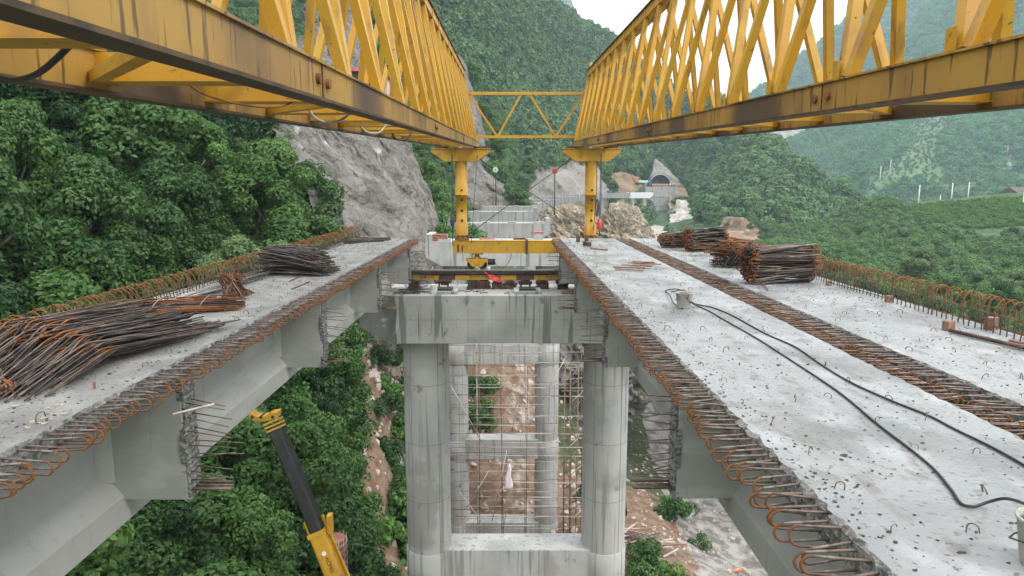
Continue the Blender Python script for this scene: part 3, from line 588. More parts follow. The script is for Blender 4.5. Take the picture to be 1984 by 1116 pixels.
# low growth under the trees
n = 9000; X = rng.uniform(-44, 0, n); Y = rng.uniform(3, 62, n); ok = X < edge_x(Y) - .2; X, Y = X[ok], Y[ok]; P = np.stack([X, Y, ground_z(X, Y)], -1)
u, v = proj(P); k = ~(in_poly(u, v, POLYA) & (Y > 38)) & (u > -150) & (v < 1250) & ~((u > 620) & (Y > 45)); P = P[k]
UND = [raw('undergrowth_clump', crown_mesh('undergrowth_clump', 1.0, 1.3, 7, 130, .16, 'leaf', 260 + k, base=.0)) for k in range(3)]
scatter('undergrowth', UND, P, rng.uniform(.8, 1.6, len(P)), 'green undergrowth between the trees of the left slope')
n = 2600; X = rng.uniform(-48, -5, n); Y = rng.uniform(62, 127, n); P = np.stack([X, Y, ground_z(X, Y) - .6], -1); P = keep(P, []); P = P[(P[:, 0] < -6 - .03 * (P[:, 1] - 60))]
scatter('forest', MIDS, P, rng.uniform(.55, 1.0, len(P)), 'green slope of bushes between the two grey cliffs')
# pale flowering trees at the left, above the deck
for j, (px, py, Y) in enumerate([(455, 470, 27), (540, 478, 33)]):
    p = PY(px, py, Y); t = thing('flowering_tree', p - Vector((0, 0, 3)), ['pale flowering tree just above the far rebar hoops of the left deck', 'second pale flowering tree, nearer the grey cliff'][j], 'tree', 'pale flowering trees')
    t.scale = (.85, .85, .85)
    for nm, me in (('crown', PALE), ('trunk', NEAR[0][1])): c = bpy.data.objects.new(nm, me); COL.objects.link(c); c.parent = t
# right hillside: the largest trees are things
HRP = HRP[np.argsort(np.linalg.norm(HRP, axis=1))]; pick = []
for p in HRP:
    if len(pick) >= 230: break
    if all((p[0] - q[0]) ** 2 + (p[1] - q[1]) ** 2 > 5 for q in pick):
        u, v = proj(p[None] + np.array([[0, 0, 2.5]]))
        if 1450 < u[0] < 2100 and v[0] < 720: pick.append(p)
for p in pick:
    kk = random.choice((0, 0, 1, 2, 3, 3)); cm, tm = NEAR[kk]
    t = thing('hillside_tree', p, ('rounded green tree', 'slender dark tree', 'low wide green tree', 'bright yellowish green tree')[kk] + ' on the lower right hillside beyond the deck', 'tree', ('rounded', 'slender dark', 'wide', 'bright')[kk] + ' trees on the right hillside', random.uniform(0, 6.28)); s = random.choice((.55, .75, .95, 1.25)); t.scale = (s, s, s)
    for nm, me in (('crown', cm), ('trunk', tm)): c = bpy.data.objects.new(nm, me); COL.objects.link(c); c.parent = t
pk = np.array(pick); far_ = HRP[np.linalg.norm(HRP, axis=1) > 70]
scatter('forest', MIDS, far_, rng.uniform(.45, 1.1, len(far_)) ** 1.5, 'green wood covering the right hillside below the fields')
for j, (px, py, Y, s) in enumerate([(1785, 475, 85, 1.7), (1700, 560, 70, 1.2), (1975, 520, 72, 1.3), (1830, 590, 58, 1.25)]):
    p = PY(px, py, Y); t = thing('pale_tree', p - Vector((0, 0, 3.2 * s)), ['broad pale green tree, highest of the pale ones on the right hillside', 'pale leafy tree just above the standing rebar hoops, left of its like', 'pale leafy tree near the end of the right hillside', 'pale tree right above the hoops of the right deck edge'][j], 'tree', 'pale trees on the right hillside')
    t.scale = (s, s, s * .8)
    for nm, me in (('crown', PALE), ('trunk', NEAR[0][1])): c = bpy.data.objects.new(nm, me); COL.objects.link(c); c.parent = t
# shrubs and stones of the ravine
n = 9500; X = rng.uniform(-10, 32, n); Y = rng.uniform(22, 100, n); P = np.stack([X, Y, ground_z(X, Y)], -1); nn_ = fbm(P, 4, 3, 200); left = (X < -2.2) & (Y < 50)
k = (X > edge_x(Y)) & (((nn_ > -.3) & left & (X > edge_x(Y) + 1.1)) | ((nn_ > .85) & (X > 4.5) & (X < 13) & (Y < 50)) | ((nn_ > .1) & (X > -4.5) & (X < -1.2) & (Y > 47) & (Y < 58)) | ((nn_ > .9) & (X < 3) & ~left)) & ~((X > -4.6) & (X < 4.8) & (Y > 33) & (Y < 47)); P = P[k]
scatter('shrubs', SHRUB + UND[:1], P, rng.uniform(.6, 1.5, len(P)), 'low green shrubs and grass on the bare slope under the bridge')
n = 26000; X = rng.uniform(-12, 38, n); Y = rng.uniform(22, 100, n); P = np.stack([X, Y, ground_z(X, Y)], -1)
k = (X > edge_x(Y)) & ((rng.uniform(size=n) < .35) | ((X > -14) & (X < -2) & (Y > 46))); P = P[k]
scatter('rubble', STONE, P, np.where(P[:, 0] > 7, .42, .8) * rng.uniform(.2, 1.0, len(P)) ** 3 * 1.6 + .1, 'broken stones and rubble on the slope and in the gravel bed', tilt=1)
n = 1800; P = sample(cA, 6, vmin=0, vmax=.1); X = rng.uniform(-13, -4.5, n); Y = rng.uniform(42, 60, n); P = np.stack([X, Y, ground_z(X, Y)], -1)
scatter('rubble', STONE, P, rng.uniform(.4, 1.7, len(P)), 'pale broken rock heaped at the foot of the grey cliff', tilt=1)
#END_TERRAIN
#BUILD
# ------------------------------------------------------------------ bridge girders
def cap_loops(n, i0): return n
def hairpin(length, h, r=.0085, sway=0.0, seed=0):
    """horizontal U bar: legs along +x, rounded nose"""
    b = MB(); pts = [(-.05, 0, h / 2)]; pts.append((length - h / 2, sway, h / 2))
    for k in range(1, 6): a = math.pi / 2 - k * math.pi / 6; pts.append((length - h / 2 + math.cos(a) * h / 2, sway, math.sin(a) * h / 2))
    pts.append((length - h / 2, sway, -h / 2)); pts.append((-.05, 0, -h / 2))
    b.tube(pts, r, 6, 0, True, mfun=lambda i: 0 if i in (0, len(pts) - 2) else 1); return b
def hoop(wd, ht, lean, r=.009):
    """tall inverted U in the x-z plane"""
    b = MB(); pts = [(0, 0, -.05), (lean * .4, 0, ht * .62)]
    for k in range(1, 7): a = math.pi - k * math.pi / 7; pts.append((wd / 2 + math.cos(a) * wd / 2 + lean, 0, ht * .62 + math.sin(a) * ht * .38))
    pts.append((wd + lean, 0, ht * .6)); pts.append((wd, 0, -.05)); n = len(pts)
    b.tube(pts, r, 6, 0, True, mfun=lambda i: 0 if i in (0, n - 2) else 1); return b
def profile(w):
    return [(-w + .03, 0), (-w, 0), (-w, -.15), (-.42, -.19), (-.12, -.30), (-.12, -1.13), (-.29, -1.34), (-.29, -1.6), (.29, -1.6), (.29, -1.34), (.12, -1.13), (.12, -.30), (.42, -.19), (w, -.15), (w, 0), (w - .03, 0)]
DIA = [1.15, 6.22, 11.0, 15.92, 20.88]
def mesh_obj(name, me, parent=None, loc=None, rot=None, scale=None):
    o = bpy.data.objects.new(name, me); COL.objects.link(o)
    if parent: o.parent = parent
    if loc is not None: o.location = loc
    if rot is not None: o.rotation_euler = rot
    if scale is not None: o.scale = scale
    return o
def merge(name, src, items, mats, parent):
    """many placed copies of one little mesh as ONE mesh"""
    b = MB()
    for mt_ in items:
        b.add([mt_ @ Vector(v) for v in src.v], src.f); n = len(src.f); b.m[-n:] = src.m; b.sm[-n:] = src.sm
    return b.build(name, mats, parent, fix=False)
def girder(cx, w, label, sides, topmat, y0=-3.0, y1=21.02, hoop_side=None, hook=True, seed=1):
    rnd = random.Random(seed)
    g = thing('bridge_girder', (cx, 9, 0), label, 'bridge beam', 'precast concrete T beams')
    pr = profile(w); ys = np.arange(y0, y1 + .001, .055); n = len(pr); V = []; Fc = []; Mi = []
    jit = {0: 0, 13: 0}
    for j, y in enumerate(ys):
        for i, (x, z) in enumerate(pr):
            dx = dz = 0
            if i in (0, 1, 14, 15) and 0 < j < len(ys) - 1:
                sg = 1 if x > 0 else -1
                if i in (1, 14): dx = rnd.uniform(-.03, .004) * sg; dz = rnd.uniform(-.03, -.006)
                else: dx = rnd.uniform(-.022, .01) * sg
            V.append((x + dx, y - 9, z + dz))
    for j in range(len(ys) - 1):
        for i in range(n):
            k = (i + 1) % n; Fc.append((j * n + i, j * n + k, (j + 1) * n + k, (j + 1) * n + i)); Mi.append(0 if i == 15 else (2 if i in (0, 1, 13, 14) else 1))
    b = MB(); b.add(V, Fc); b.m = Mi; b.add(V[:n], [tuple(range(n))], 1); b.add(V[-n:], [tuple(range(n))], 1)
    b.build('beam_body', [topmat, 'smooth', 'rough'], g)
    for s in sides + ([hoop_side] if hoop_side and hoop_side not in sides else []):
        if s == hoop_side: continue
        for yd in DIA:
            b = MB(); x0, x1 = sorted((.115 * s, (w - .035) * s)); b.box(x0, x1, yd - .12 - 9, yd + .12 - 9, -1.38, -.17)
            # small fillets where the stiffener meets the web
            b.prism([(.12 * s, yd - .12 - 9 - .09), (.12 * s + .1 * s, yd - .12 - 9), (.12 * s, yd - .12 - 9)], 'z', -1.2, -.25)
            d = b.build('diaphragm', 'smooth', g, bevel=.006)
            b = MB(); xa, xb = sorted(((w - .036) * s, (w - .012) * s)); zs = np.linspace(-1.385, -.18, 60)
            ya = [yd - .123 - 9 + .012 * math.sin(z * 9 + yd) + rnd.uniform(-.007, .007) for z in zs]; yb = [yd + .123 - 9 + rnd.uniform(-.008, .008) for _ in zs]; V = []; Fc = []
            for z, p, q in zip(zs, ya, yb): V += [((w - .07) * s, p, z), ((w - rnd.uniform(.0, .022)) * s, p, z), ((w - rnd.uniform(.0, .022)) * s, q, z), ((w - .07) * s, q, z)]
            for j in range(59): Fc += [(j * 4 + k, j * 4 + (k + 1) % 4, j * 4 + 4 + (k + 1) % 4, j * 4 + 4 + k) for k in range(4)]
            Fc += [(0, 1, 2, 3), (236, 239, 238, 237)]
            b.add(V, Fc); e = b.build('broken_edge', 'rough', g)
            # dowel bars fan out of the face in pairs
            for k, z in enumerate((-.42, -.56, -.70, -.84, -.98, -1.1, -1.2)):
                b = MB(); ln = rnd.uniform(.33, .47)
                for q in (-.07, .05): b.tube([((w - .05) * s, yd + q - 9, z), ((w + ln * rnd.uniform(.85, 1)) * s, yd + q + rnd.uniform(-.1, .1) - 9, z + rnd.uniform(-.10, .05))], .006, 5)
                b.build('dowel_bar', 'bar', g)
            b = MB()
            for q in (-.08, -.03, .03, .08):
                b.tube([((w - .05) * s, yd + q - 9, -1.31 + abs(q) * .3), ((w + rnd.uniform(.3, .38)) * s, yd + q - 9, -1.31 + abs(q) * .3)], .013, 6)
            b.build('dowel_bar', 'bar', g)
    # hairpin bars along the flange edges
    var = [hairpin(L_, h_, .0068, sw) for L_, h_, sw in ((.29, .09, .02), (.27, .105, -.02), (.30, .09, .0), (.27, .11, .03))]
    vm = []
    for q in var: o = q.build('tmp', ['bar', 'rust']); vm.append(o.data); bpy.data.objects.remove(o)
    for s in sides:
        if s == hoop_side: continue
        items = []; y = max(y0, 1.6 if cx > 0 and s < 0 else 2.2)
        while y < y1 - .05:
            items.append((y, rnd.randrange(4), rnd.uniform(-.13, .13), rnd.uniform(-.07, .07), rnd.uniform(-.2, .2), rnd.uniform(.88, 1.1))); y += rnd.uniform(.068, .10)
        def mtx(it):
            y, v, rz, ry, rx, sc_ = it; return Matrix.Translation((s * (w - .03), y - 9, -.075)) @ Euler((rx, ry, rz + (math.pi if s < 0 else 0))).to_matrix().to_4x4() @ Matrix.Diagonal((sc_, 1, 1, 1))
        lim = 100 if len(sides) == 1 or hoop_side else 50
        for it in items[:lim]:
            o = mesh_obj('rebar_loop', vm[it[1]], g); o.matrix_local = mtx(it)
        b = MB()
        for it in items[lim:]:
            m_ = mtx(it); src = var[it[1]]; b.add([m_ @ Vector(v) for v in src.v], src.f); q = len(src.f); b.m[-q:] = src.m; b.sm[-q:] = src.sm
        tag(b.build('far_rebar_loops', ['bar', 'rust'], g, fix=False), kind='stuff')
    if hoop_side:
        s = hoop_side; xb = 1.62 - w if cx > 0 else 0
        var2 = [hoop(.22, h_, l_, .0072) for h_, l_ in ((.38, .02), (.36, .04), (.39, -.01))]; vm2 = []
        for q in var2: o = q.build('tmp', ['bar', 'rust']); vm2.append(o.data); bpy.data.objects.remove(o)
        items = []; y = 3.6
        while y < y1 - .1: items.append((y, rnd.randrange(3), rnd.uniform(-.12, .25), rnd.uniform(-.06, .06), rnd.uniform(-.14, .1))); y += rnd.uniform(.08, .11)
        def mtx2(it):
            y, v, rz, ry, rx = it; return Matrix.Translation((s * (w - .3), y - 9, 0)) @ Euler((rx, ry, rz + (math.pi if s < 0 else 0))).to_matrix().to_4x4()
        for it in items[:100]: o = mesh_obj('barrier_hoop', vm2[it[1]], g); o.matrix_local = mtx2(it)
        b = MB()
        for it in items[100:]:
            m_ = mtx2(it); src = var2[it[1]]; b.add([m_ @ Vector(v) for v in src.v], src.f); q = len(src.f); b.m[-q:] = src.m; b.sm[-q:] = src.sm
        if len(items) > 100: tag(b.build('far_barrier_hoops', ['bar', 'rust'], g, fix=False), kind='stuff')
        b = MB()
        for z in (.06, .2): b.tube([(s * (w - .29), 3.6 - 9, z), (s * (w - .28), 12 - 9, z + .01), (s * (w - .29), y1 - 9, z)], .006, 5)
        b.build('tie_bar', 'rust', g)
    # small hooks cast into the top
    hk = MB()
    pts = [(0, 0, -.03), (0, 0, .03)] + [(.03 - math.cos(a) * .03, 0, .03 + math.sin(a) * .025) for a in (.6, 1.2, 1.8, 2.4)] + [(.06, 0, .018)]
    hk.tube(pts, .004, 5); ho = hk.build('tmp', 'bar'); hm = ho.data; bpy.data.objects.remove(ho)
    items = []; y = 2.4
    while y < y1 - .3:
        for q in np.arange(-w + .2, w - .15, .36):
            if rnd.random() < .8: items.append((q + rnd.uniform(-.04, .04), y + rnd.uniform(-.06, .06), rnd.uniform(0, 6.28), rnd.uniform(.7, 1.3)))
        y += .5
    for x, y, rz, sc_ in items[:100]: mesh_obj('anchor_hook', hm, g, (x, y - 9, 0), (rnd.uniform(-.4, .4), 0, rz), (sc_ * .85, sc_ * .85, sc_ * rnd.uniform(.45, .95)))
    b = MB()
    for x, y, rz, sc_ in items[100:]:
        m_ = Matrix.Translation((x, y - 9, 0)) @ Euler((0, 0, rz)).to_matrix().to_4x4(); b.add([m_ @ Vector(v) for v in hk.v], hk.f)
    if len(items) > 100: tag(b.build('far_anchor_hooks', 'bar', g, fix=False), kind='stuff')
    return g
GL = girder(-3.925 - .06, .935, 'left bridge beam, carrying the big heaps of bent rebar, hoops along its outer edge', [1], 'deck_left', hoop_side=-1, seed=3)
G1 = girder(2.455, .875, 'middle bridge beam with two black hoses and a mortar bucket on its wet pale top', [-1, 1], 'deck', seed=4)
G2 = girder(4.72, .94, 'right bridge beam with brown rebar stacks and tall hoops along the valley edge', [-1], 'deck', hoop_side=1, seed=5)

# ------------------------------------------------------------------ piers
def pier(cx, y, x0, x1, ztop, cols, ties, zb, label, rot=0, taper=.95, m='cap', mc='column', keys=True, zc=1.48, group='bridge piers'):
    t = thing('bridge_pier', (cx, y, ztop), label, 'bridge pier', group, rot)
    b = MB(); b.prism([(x0 - cx, 0), (x1 - cx, 0), (x1 - cx, -.95), (x1 - taper - cx, -zc), (x0 + taper - cx, -zc), (x0 - cx, -.95)], 'y', -1.2, 1.2)
    b.build('pier_cap', m, t, bevel=.015)
    if keys is False and zc < 2:
        b = MB(); b.prism([(x0 - cx - .004, -.02), (-3.42, -.02), (-3.36, -.5), (-3.42, -1.0), (-3.36, -zc - .003), (x0 + taper - cx, -zc - .003), (x0 - cx - .004, -.95)], 'y', -1.204, 1.0); b.build('wet_stain', 'wet', t)
        b = MB()
        for k in range(12): b.box(-2.66 + k * .72 - .004, -2.66 + k * .72 + .004, -1.2025, -1.19, -zc + .02, -.02)
        b.box(-3.3, 5.4, -1.2025, -1.19, -.75, -.742)
        for k in range(12):
            for z in (-.3, -.72, -1.2): b.tube([(-2.95 + k * .72, -1.203, z), (-2.95 + k * .72, -1.19, z)], .016, 8, 0, smooth=False)
        b.build('formwork_seams', 'seam', t)
    if keys:
        for s in (x0 - cx + .02, x1 - cx - .42): b = MB(); b.box(s, s + .4, -1.195, 1.195, .002, .42); b.build('end_block', m, t, bevel=.01)
        for k in range(4):
            xx = x0 - cx + 1.1 + k * (x1 - x0 - 2.2) / 3; b = MB(); b.box(xx - .35, xx + .35, -1.1, -.3, .002, .13); b.build('bearing_pad', m, t, bevel=.01)
    for c, r in cols:
        b = MB(); z = -zc - .001; first = True
        while z > zb:
            z2_ = max(z - (1.5 if first else 1.95), zb); first = False
            b.lathe([(r + .003, z2_ + .016), (r + .003, z2_)], 40, (c - cx, 0, 0), mi=1, cap=False); b.lathe([(r, z), (r, z2_ + .012)], 56, (c - cx, 0, 0), cap=False); b.lathe([(r, z2_ + .012), (r - .008, z2_ + .006)], 56, (c - cx, 0, 0), cap=False); b.lathe([(r - .008, z2_ + .006), (r, z2_)], 56, (c - cx, 0, 0), cap=False); z = z2_
        for a in (-2.2, -.95):   # vertical joint of the steel formwork
            xx, yy = math.cos(a) * (r + .001), math.sin(a) * (r + .001); b.box(c - cx + xx - .007, c - cx + xx + .007, yy - .005, yy + .006, zb, -zc - .02, 1)
        b.build('column', [mc, 'seam'], t)
    if len(cols) > 1:
        for zt, h, wd in ties:
            b = MB(); b.box(cols[0][0] - cx + cols[0][1] * .55, cols[1][0] - cx - cols[1][1] * .55, -wd / 2, wd / 2, zt - h, zt); b.build('tie_beam', mc, t, bevel=.015)
            for c, r in cols: b = MB(); b.lathe([(r + .02, zt - h - .02), (r + .035, zt - h), (r + .035, zt - .1), (r + .02, zt - .08)], 40, (c - cx, 0, 0)); b.build('joint_collar', mc, t)
    return t
P1 = pier(0, 21.1, -4.5, 5.9, -1.63, [(-2.66, .73), (3.17, .73)], [(-8.6, 1.35, 1.1)], -20, 'nearest bridge pier, whose stained cap carries the crane rail', keys=False)
pier(0, 41.1, -4.95, 5.2, -1.62, [(-3.3, .75), (2.42, .75)], [(-6.4, 1.3, 1.1), (-12.6, 1.3, 1.1), (-18.2, 1.3, 1.2)], -21, 'second bridge pier, seen between the columns of the nearest one behind scaffolding')
pier(-.9, 61.1, -5.45, 3.75, -1.6, [(-3.4, .75), (1.9, .75)], [], -16, 'third bridge pier, its cap just above the yellow crossbeam', m='farconc', mc='farconc')
pier(-2.2, 81.1, -8.0, 3.5, -1.3, [(-5.4, .75), (.9, .75)], [], -8, 'fourth bridge pier, with its left end reaching the green slope', m='farconc', mc='farconc')
pier(.1, 99.5, -4.9, 4.7, -1.2, [(-2.6, .75), (2.6, .75)], [], -9, 'fifth bridge pier, small pale cap behind the fourth', m='farconc', mc='farconc', rot=-.02)
pier(2.1, 119, -3.2, 7.4, -1.1, [(-.6, .75), (4.8, .75)], [], -9, 'sixth bridge pier, left of where the cables cross', m='farconc', mc='farconc', rot=-.06)
pier(5.6, 138, .2, 11, -.9, [(3, .75), (8.2, .75)], [], -12, 'seventh bridge pier, below the grey cut slope', m='farconc', mc='farconc', rot=-.12)
pier(11, 157, 5.5, 16.5, -.6, [(8.2, .8), (13.8, .8)], [], -14, 'eighth bridge pier, where the row bends to the right', m='farconc', mc='farconc', rot=-.18)
pier(19.5, 178, 14, 25, -.4, [(16.8, .8), (22.2, .8)], [], -16, 'ninth bridge pier, just left of the right crane leg', m='farconc', mc='farconc', rot=-.22)
pier(30.5, 200, 25, 36, -.2, [(27.5, .85), (33.5, .85)], [], -18, 'tenth bridge pier, pale cap right of the crane leg below the blue truck', m='farconc', mc='farconc', rot=-.25)
pier(49.8, 258, 44.8, 55, -.5, [(51.7, 1.0), (47.2, 1.0)], [], -18, 'free standing hammerhead pier with a bright white cap left of the abutment', m='white', mc='farconc', keys=False, zc=2.2, taper=1.3)
b = MB(); t = thing('bridge_abutment', (63.2, 284, 0), 'tall concrete abutment below the tunnel mouth', 'abutment')
b.prism([(-6.5, 1.6), (7.0, 1.6), (6.0, -8.6), (-1.5, -8.6), (-3.2, -4.5), (-6.0, -2.8)], 'y', -3, 8); b.build('abutment_wall', 'farconc', t, bevel=.05)
for x in (-5.6, -1.9, -.4): b = MB(); b.lathe([(1.0, -3.0), (1.0, -22)], 20, (x - 2, -1, 0)); b.build('column', 'farconc', t)
b = MB(); b.box(-8.0, -3.2, -2, 3, -22, -3.2); b.build('retaining_wall', 'farconc', t, bevel=.05)
b = MB(); b.box(-6.2, 6.8, -3.2, -3.01, -2.5, -2.1); b.box(-3, 6, -3.15, -3.01, -6.2, -5.9); b.box(-.2, .1, -3.15, -3.01, -2.1, 1.5); b.box(-3.3, -3.0, -3.15, -3.01, -2.1, 1.5); b.box(6.2, 6.9, -3.3, -3.01, -2.1, 1.7); b.build('ledge', 'cap', t)

# ------------------------------------------------------------------ tunnel mouth
p = PY(1283, 358, 296)
t = thing('tunnel_portal', (p.x, 300, p.z), 'dark arched mouth of the road tunnel in the hillside', 'tunnel')
n = 28; ro, ri = 4.75, 4.35; arc = [(math.cos(math.pi * k / n), math.sin(math.pi * k / n)) for k in range(n + 1)]
b = MB(); V = [(c * ro, 0, s * ro) for c, s in arc] + [(c * ri, 0, s * ri) for c, s in arc] + [(c * ro, 2, s * ro) for c, s in arc] + [(c * ri, 2, s * ri) for c, s in arc]; m1 = n + 1; Fc = []
for k in range(n): Fc += [(k, k + 1, m1 + k + 1, m1 + k), (k, k + 1, 2 * m1 + k + 1, 2 * m1 + k)]
b.add(V, Fc); b.build('portal_ring', 'farconc', t)
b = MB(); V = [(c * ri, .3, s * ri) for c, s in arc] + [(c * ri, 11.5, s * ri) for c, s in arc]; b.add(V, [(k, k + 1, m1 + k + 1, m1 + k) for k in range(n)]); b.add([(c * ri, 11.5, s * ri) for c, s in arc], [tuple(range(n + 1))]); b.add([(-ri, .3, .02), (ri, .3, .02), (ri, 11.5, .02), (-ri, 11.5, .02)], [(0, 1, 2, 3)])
b.build('tunnel_lining', 'tunnel_shade', t)
b = MB(); b.box(-6, 7, -14, 0, -1.5, -.05); b.build('entrance_slab', 'brown_earth', t)
b = MB()
for k in range(9): b.box(-5 + k * 1.2, -4.1 + k * 1.2, -7.0, -6.8, -.05, .4)
tag(b.build('road_barrier', 'orangebars'), 'low red and white barrier across the road at the tunnel mouth', 'barrier').location = (p.x, 300, p.z)
# rocks beside the piers
def crag(name, c, r, m, seed, label, sub=6):
    import bmesh
    bm = bmesh.new(); bmesh.ops.create_icosphere(bm, subdivisions=sub, radius=1); co = np.array([v.co[:] for v in bm.verts]) * np.array(r)
    q_ = co @ np.array([[.8, 0, .6], [0, 1, 0], [-.6, 0, .8]]) * np.array([1, 1, 2.2]); d = fbm(co, max(r) * .55, 6, seed); e = fbm(q_, max(r) * .22, 5, seed + 30); nn = co / np.linalg.norm(co, axis=1, keepdims=True); co = co + nn * (d * max(r) * .2 - abs(e) * max(r) * .13)[:, None]
    for v, q in zip(bm.verts, co): v.co = q
    me = bpy.data.meshes.new(name); bm.to_mesh(me); bm.free(); me.materials.append(M[m]); o = bpy.data.objects.new(name, me); COL.objects.link(o); o.location = c
    return tag(o, label, 'rock')
crag('rock_outcrop', (7.6, 90, -5.6), (4.6, 5, 5.2), 'rock', 3, 'yellowish broken rock outcrop behind the third pier')
crag('rock_outcrop', (21.6, 131, -9.5), (5.6, 6, 8.6), 'rock', 4, 'larger pale yellow rock outcrop right of the yellow crane leg')
crag('rock_outcrop', (8.2, 58, -15.2), (4.0, 5, 8.0), 'darkrock', 6, 'dark mossy rock tower between the two sets of columns')
crag('rock_outcrop', (63.5, 262, -17), (4, 4, 9), 'darkrock', 8, 'dark rock below the abutment beside the white slide')
# track on the valley side
b = MB(); pts = [(24, 150, -12.2), (33, 175, -13), (42, 200, -13.4), (52, 225, -13.4), (53, 245, -12.8), (48, 262, -12.4)]
pp = cr(np.array(pts, float), 40); V = []; 
for i, q in enumerate(pp):
    d = pp[min(i + 1, 39)] - pp[max(i - 1, 0)]; nrm = np.array([d[1], -d[0], 0]); nrm /= np.linalg.norm(nrm); V += [q - nrm * 5, q + nrm * 5]
b.add(V, [(2 * i, 2 * i + 1, 2 * i + 3, 2 * i + 2) for i in range(39)], smooth=True); struct(b.build('road', 'gravelroad'))

# ------------------------------------------------------------------ launching gantry
GYY = 21.4
def zb(y): return 1.885 + .0437 * y
gan = thing('launching_gantry', (0, GYY, -1.0), 'yellow bridge launching gantry with two long triangular trusses on steel legs', 'gantry crane')
def rel(v): return Vector(v) - Vector((0, GYY, -1.0))
def build_g(b, name, mats, parent, bevel=0):
    b.v = [tuple(rel(v)) for v in b.v]; o = b.build(name, mats, gan if parent is None else parent, bevel); return o
def truss(xi, xo, Y0=-3.2, Y1=21.7, ph=5.45, pitch=1.12):
    s = 1 if xo > xi else -1; xc = (xi + xo) / 2; H = 2.18
    b = MB(); b.beam((xc, Y0, zb(Y0) + H + .09), (xc, Y1, zb(Y1) + H + .09), .2, .15, 0)
    b.beam((xc, Y0, zb(Y0) + H + .175), (xc, Y1, zb(Y1) + H + .175), .27, .018, 1)
    b.beam((xc, Y0, zb(Y0) + H + .006), (xc, Y1, zb(Y1) + H + .006), .23, .012, 0)
    y = ph
    while y > Y0: y -= pitch
    ys = []
    while y < Y1 - .05:
        if y > Y0: ys.append(y)
        y += pitch
    for y in ys:
        for q in (-.108, .108): b.box(xc + q - .006, xc + q + .006, y + pitch / 2 - .05, y + pitch / 2 + .05, zb(y) + H + .02, zb(y) + H + .19)
    T = build_g(b, 'truss_girder', ['yellow', 'under'], None)
    for x, inner in ((xi, True), (xo, False)):
        b = MB(); d = .0
        b.beam((x, Y0, zb(Y0) + .1), (x, Y1, zb(Y1) + .1), .10, .17, 0); b.beam((x, Y0, zb(Y0) + .008), (x, Y1, zb(Y1) + .008), .12, .016, 1); b.beam((x, Y0, zb(Y0) + .192), (x, Y1, zb(Y1) + .192), .13, .012, 0)
        o = build_g(b, 'bottom_chord', ['yellow_chord', 'under'], T)
        b = MB()
        for y in ys:
            b.box(x - .055, x - .045, y + .02, y + .09, zb(y) + .19, zb(y) + .31)
        build_g(b, 'stiffener_tab', 'yellow', T)
        for y in ys:
            w = .062 if y > 8 else .068
            for e in (-.5, .5):
                yt = y + e * pitch
                if yt < Y0 or yt > Y1 or y < -1: continue
                xt = xc + (x - xc) * .16; off = .035 * (1 if e > 0 else -1)
                b = MB(); b.beam((x, y + off, zb(y) + .2), (xt, yt - off * .6, zb(yt) + H + .0), w, .075, 0, up=(0, 1, 0)); build_g(b, 'diagonal', 'yellow' if (int(y * 7) % 3) else 'yellow_rusty', T)
    # cross members under the truss, with hoses hung between them
    for i, y in enumerate(ys):
        if y < 0: continue
        b = MB(); b.beam((xi + s * .05, y, zb(y) + .115), (xo - s * .05, y, zb(y) + .115), .1, .12, 0, up=(0, 0, 1)); b.beam((xi + s * .05, y, zb(y) + .05), (xo - s * .05, y, zb(y) + .05), .15, .01, 0)
        build_g(b, 'cross_member', 'yellow', T)
        if i % 2 == 0 and y + pitch < Y1: b = MB(); b.beam((xi + s * .06, y + .07, zb(y) + .06), (xo - s * .06, y + pitch - .07, zb(y + pitch) + .06), .06, .05); build_g(b, 'lattice_strut', 'yellow', T)
    # end frame
    b = MB(); y = Y1 - .06; b.beam((xi, y, zb(y) + .2), (xc - s * .06, y, zb(y) + H), .1, .1, up=(0, 1, 0)); b.beam((xo, y, zb(y) + .2), (xc + s * .06, y, zb(y) + H), .1, .1, up=(0, 1, 0)); b.beam((xi, y, zb(y) + .1), (xo, y, zb(y) + .1), .1, .15); b.tube([(xc, Y1 + .02, zb(y) + H), (xc, Y1 + .02, zb(y) + H + .42)], .045, 8)
    build_g(b, 'end_frame', 'yellow', T); return T
TL = truss(-1.02, -1.92); TR = truss(2.12, 3.04)
def hose(pts, r, m, parent): b = MB(); b.tube(cr(np.array(pts, float), 24), r, 7, 0); return build_g(b, 'hose', m, parent)
hose([(-1.95, 2.55, 2.28), (-1.85, 2.5, 2.02), (-1.6, 2.35, 1.97), (-1.3, 2.2, 2.1), (-1.1, 2.15, 2.2)], .011, 'cable', TL)
hose([(-1.7, 3.4, 2.22), (-1.6, 3.7, 2.08), (-1.4, 4.2, 2.08), (-1.25, 4.5, 2.24)], .006, 'rust', TL)
hose([(-1.55, 5.2, 2.3), (-1.5, 5.35, 2.13), (-1.35, 5.5, 2.12), (-1.2, 5.6, 2.28)], .011, 'bucket', TL)
hose([(-1.6, 7.2, 2.36), (-1.55, 7.4, 2.2), (-1.4, 7.5, 2.19), (-1.3, 7.6, 2.36)], .012, 'bucket', TL)
hose([(-1.65, 9.6, 2.46), (-1.6, 9.7, 2.28), (-1.45, 9.8, 2.28), (-1.35, 9.9, 2.46)], .012, 'cable', TL)
b = MB(); b.tube([(-1.85, 3.3, 2.3), (-1.3, 4.9, 2.38)], .035, 10); build_g(b, 'pipe', 'rust', TL)
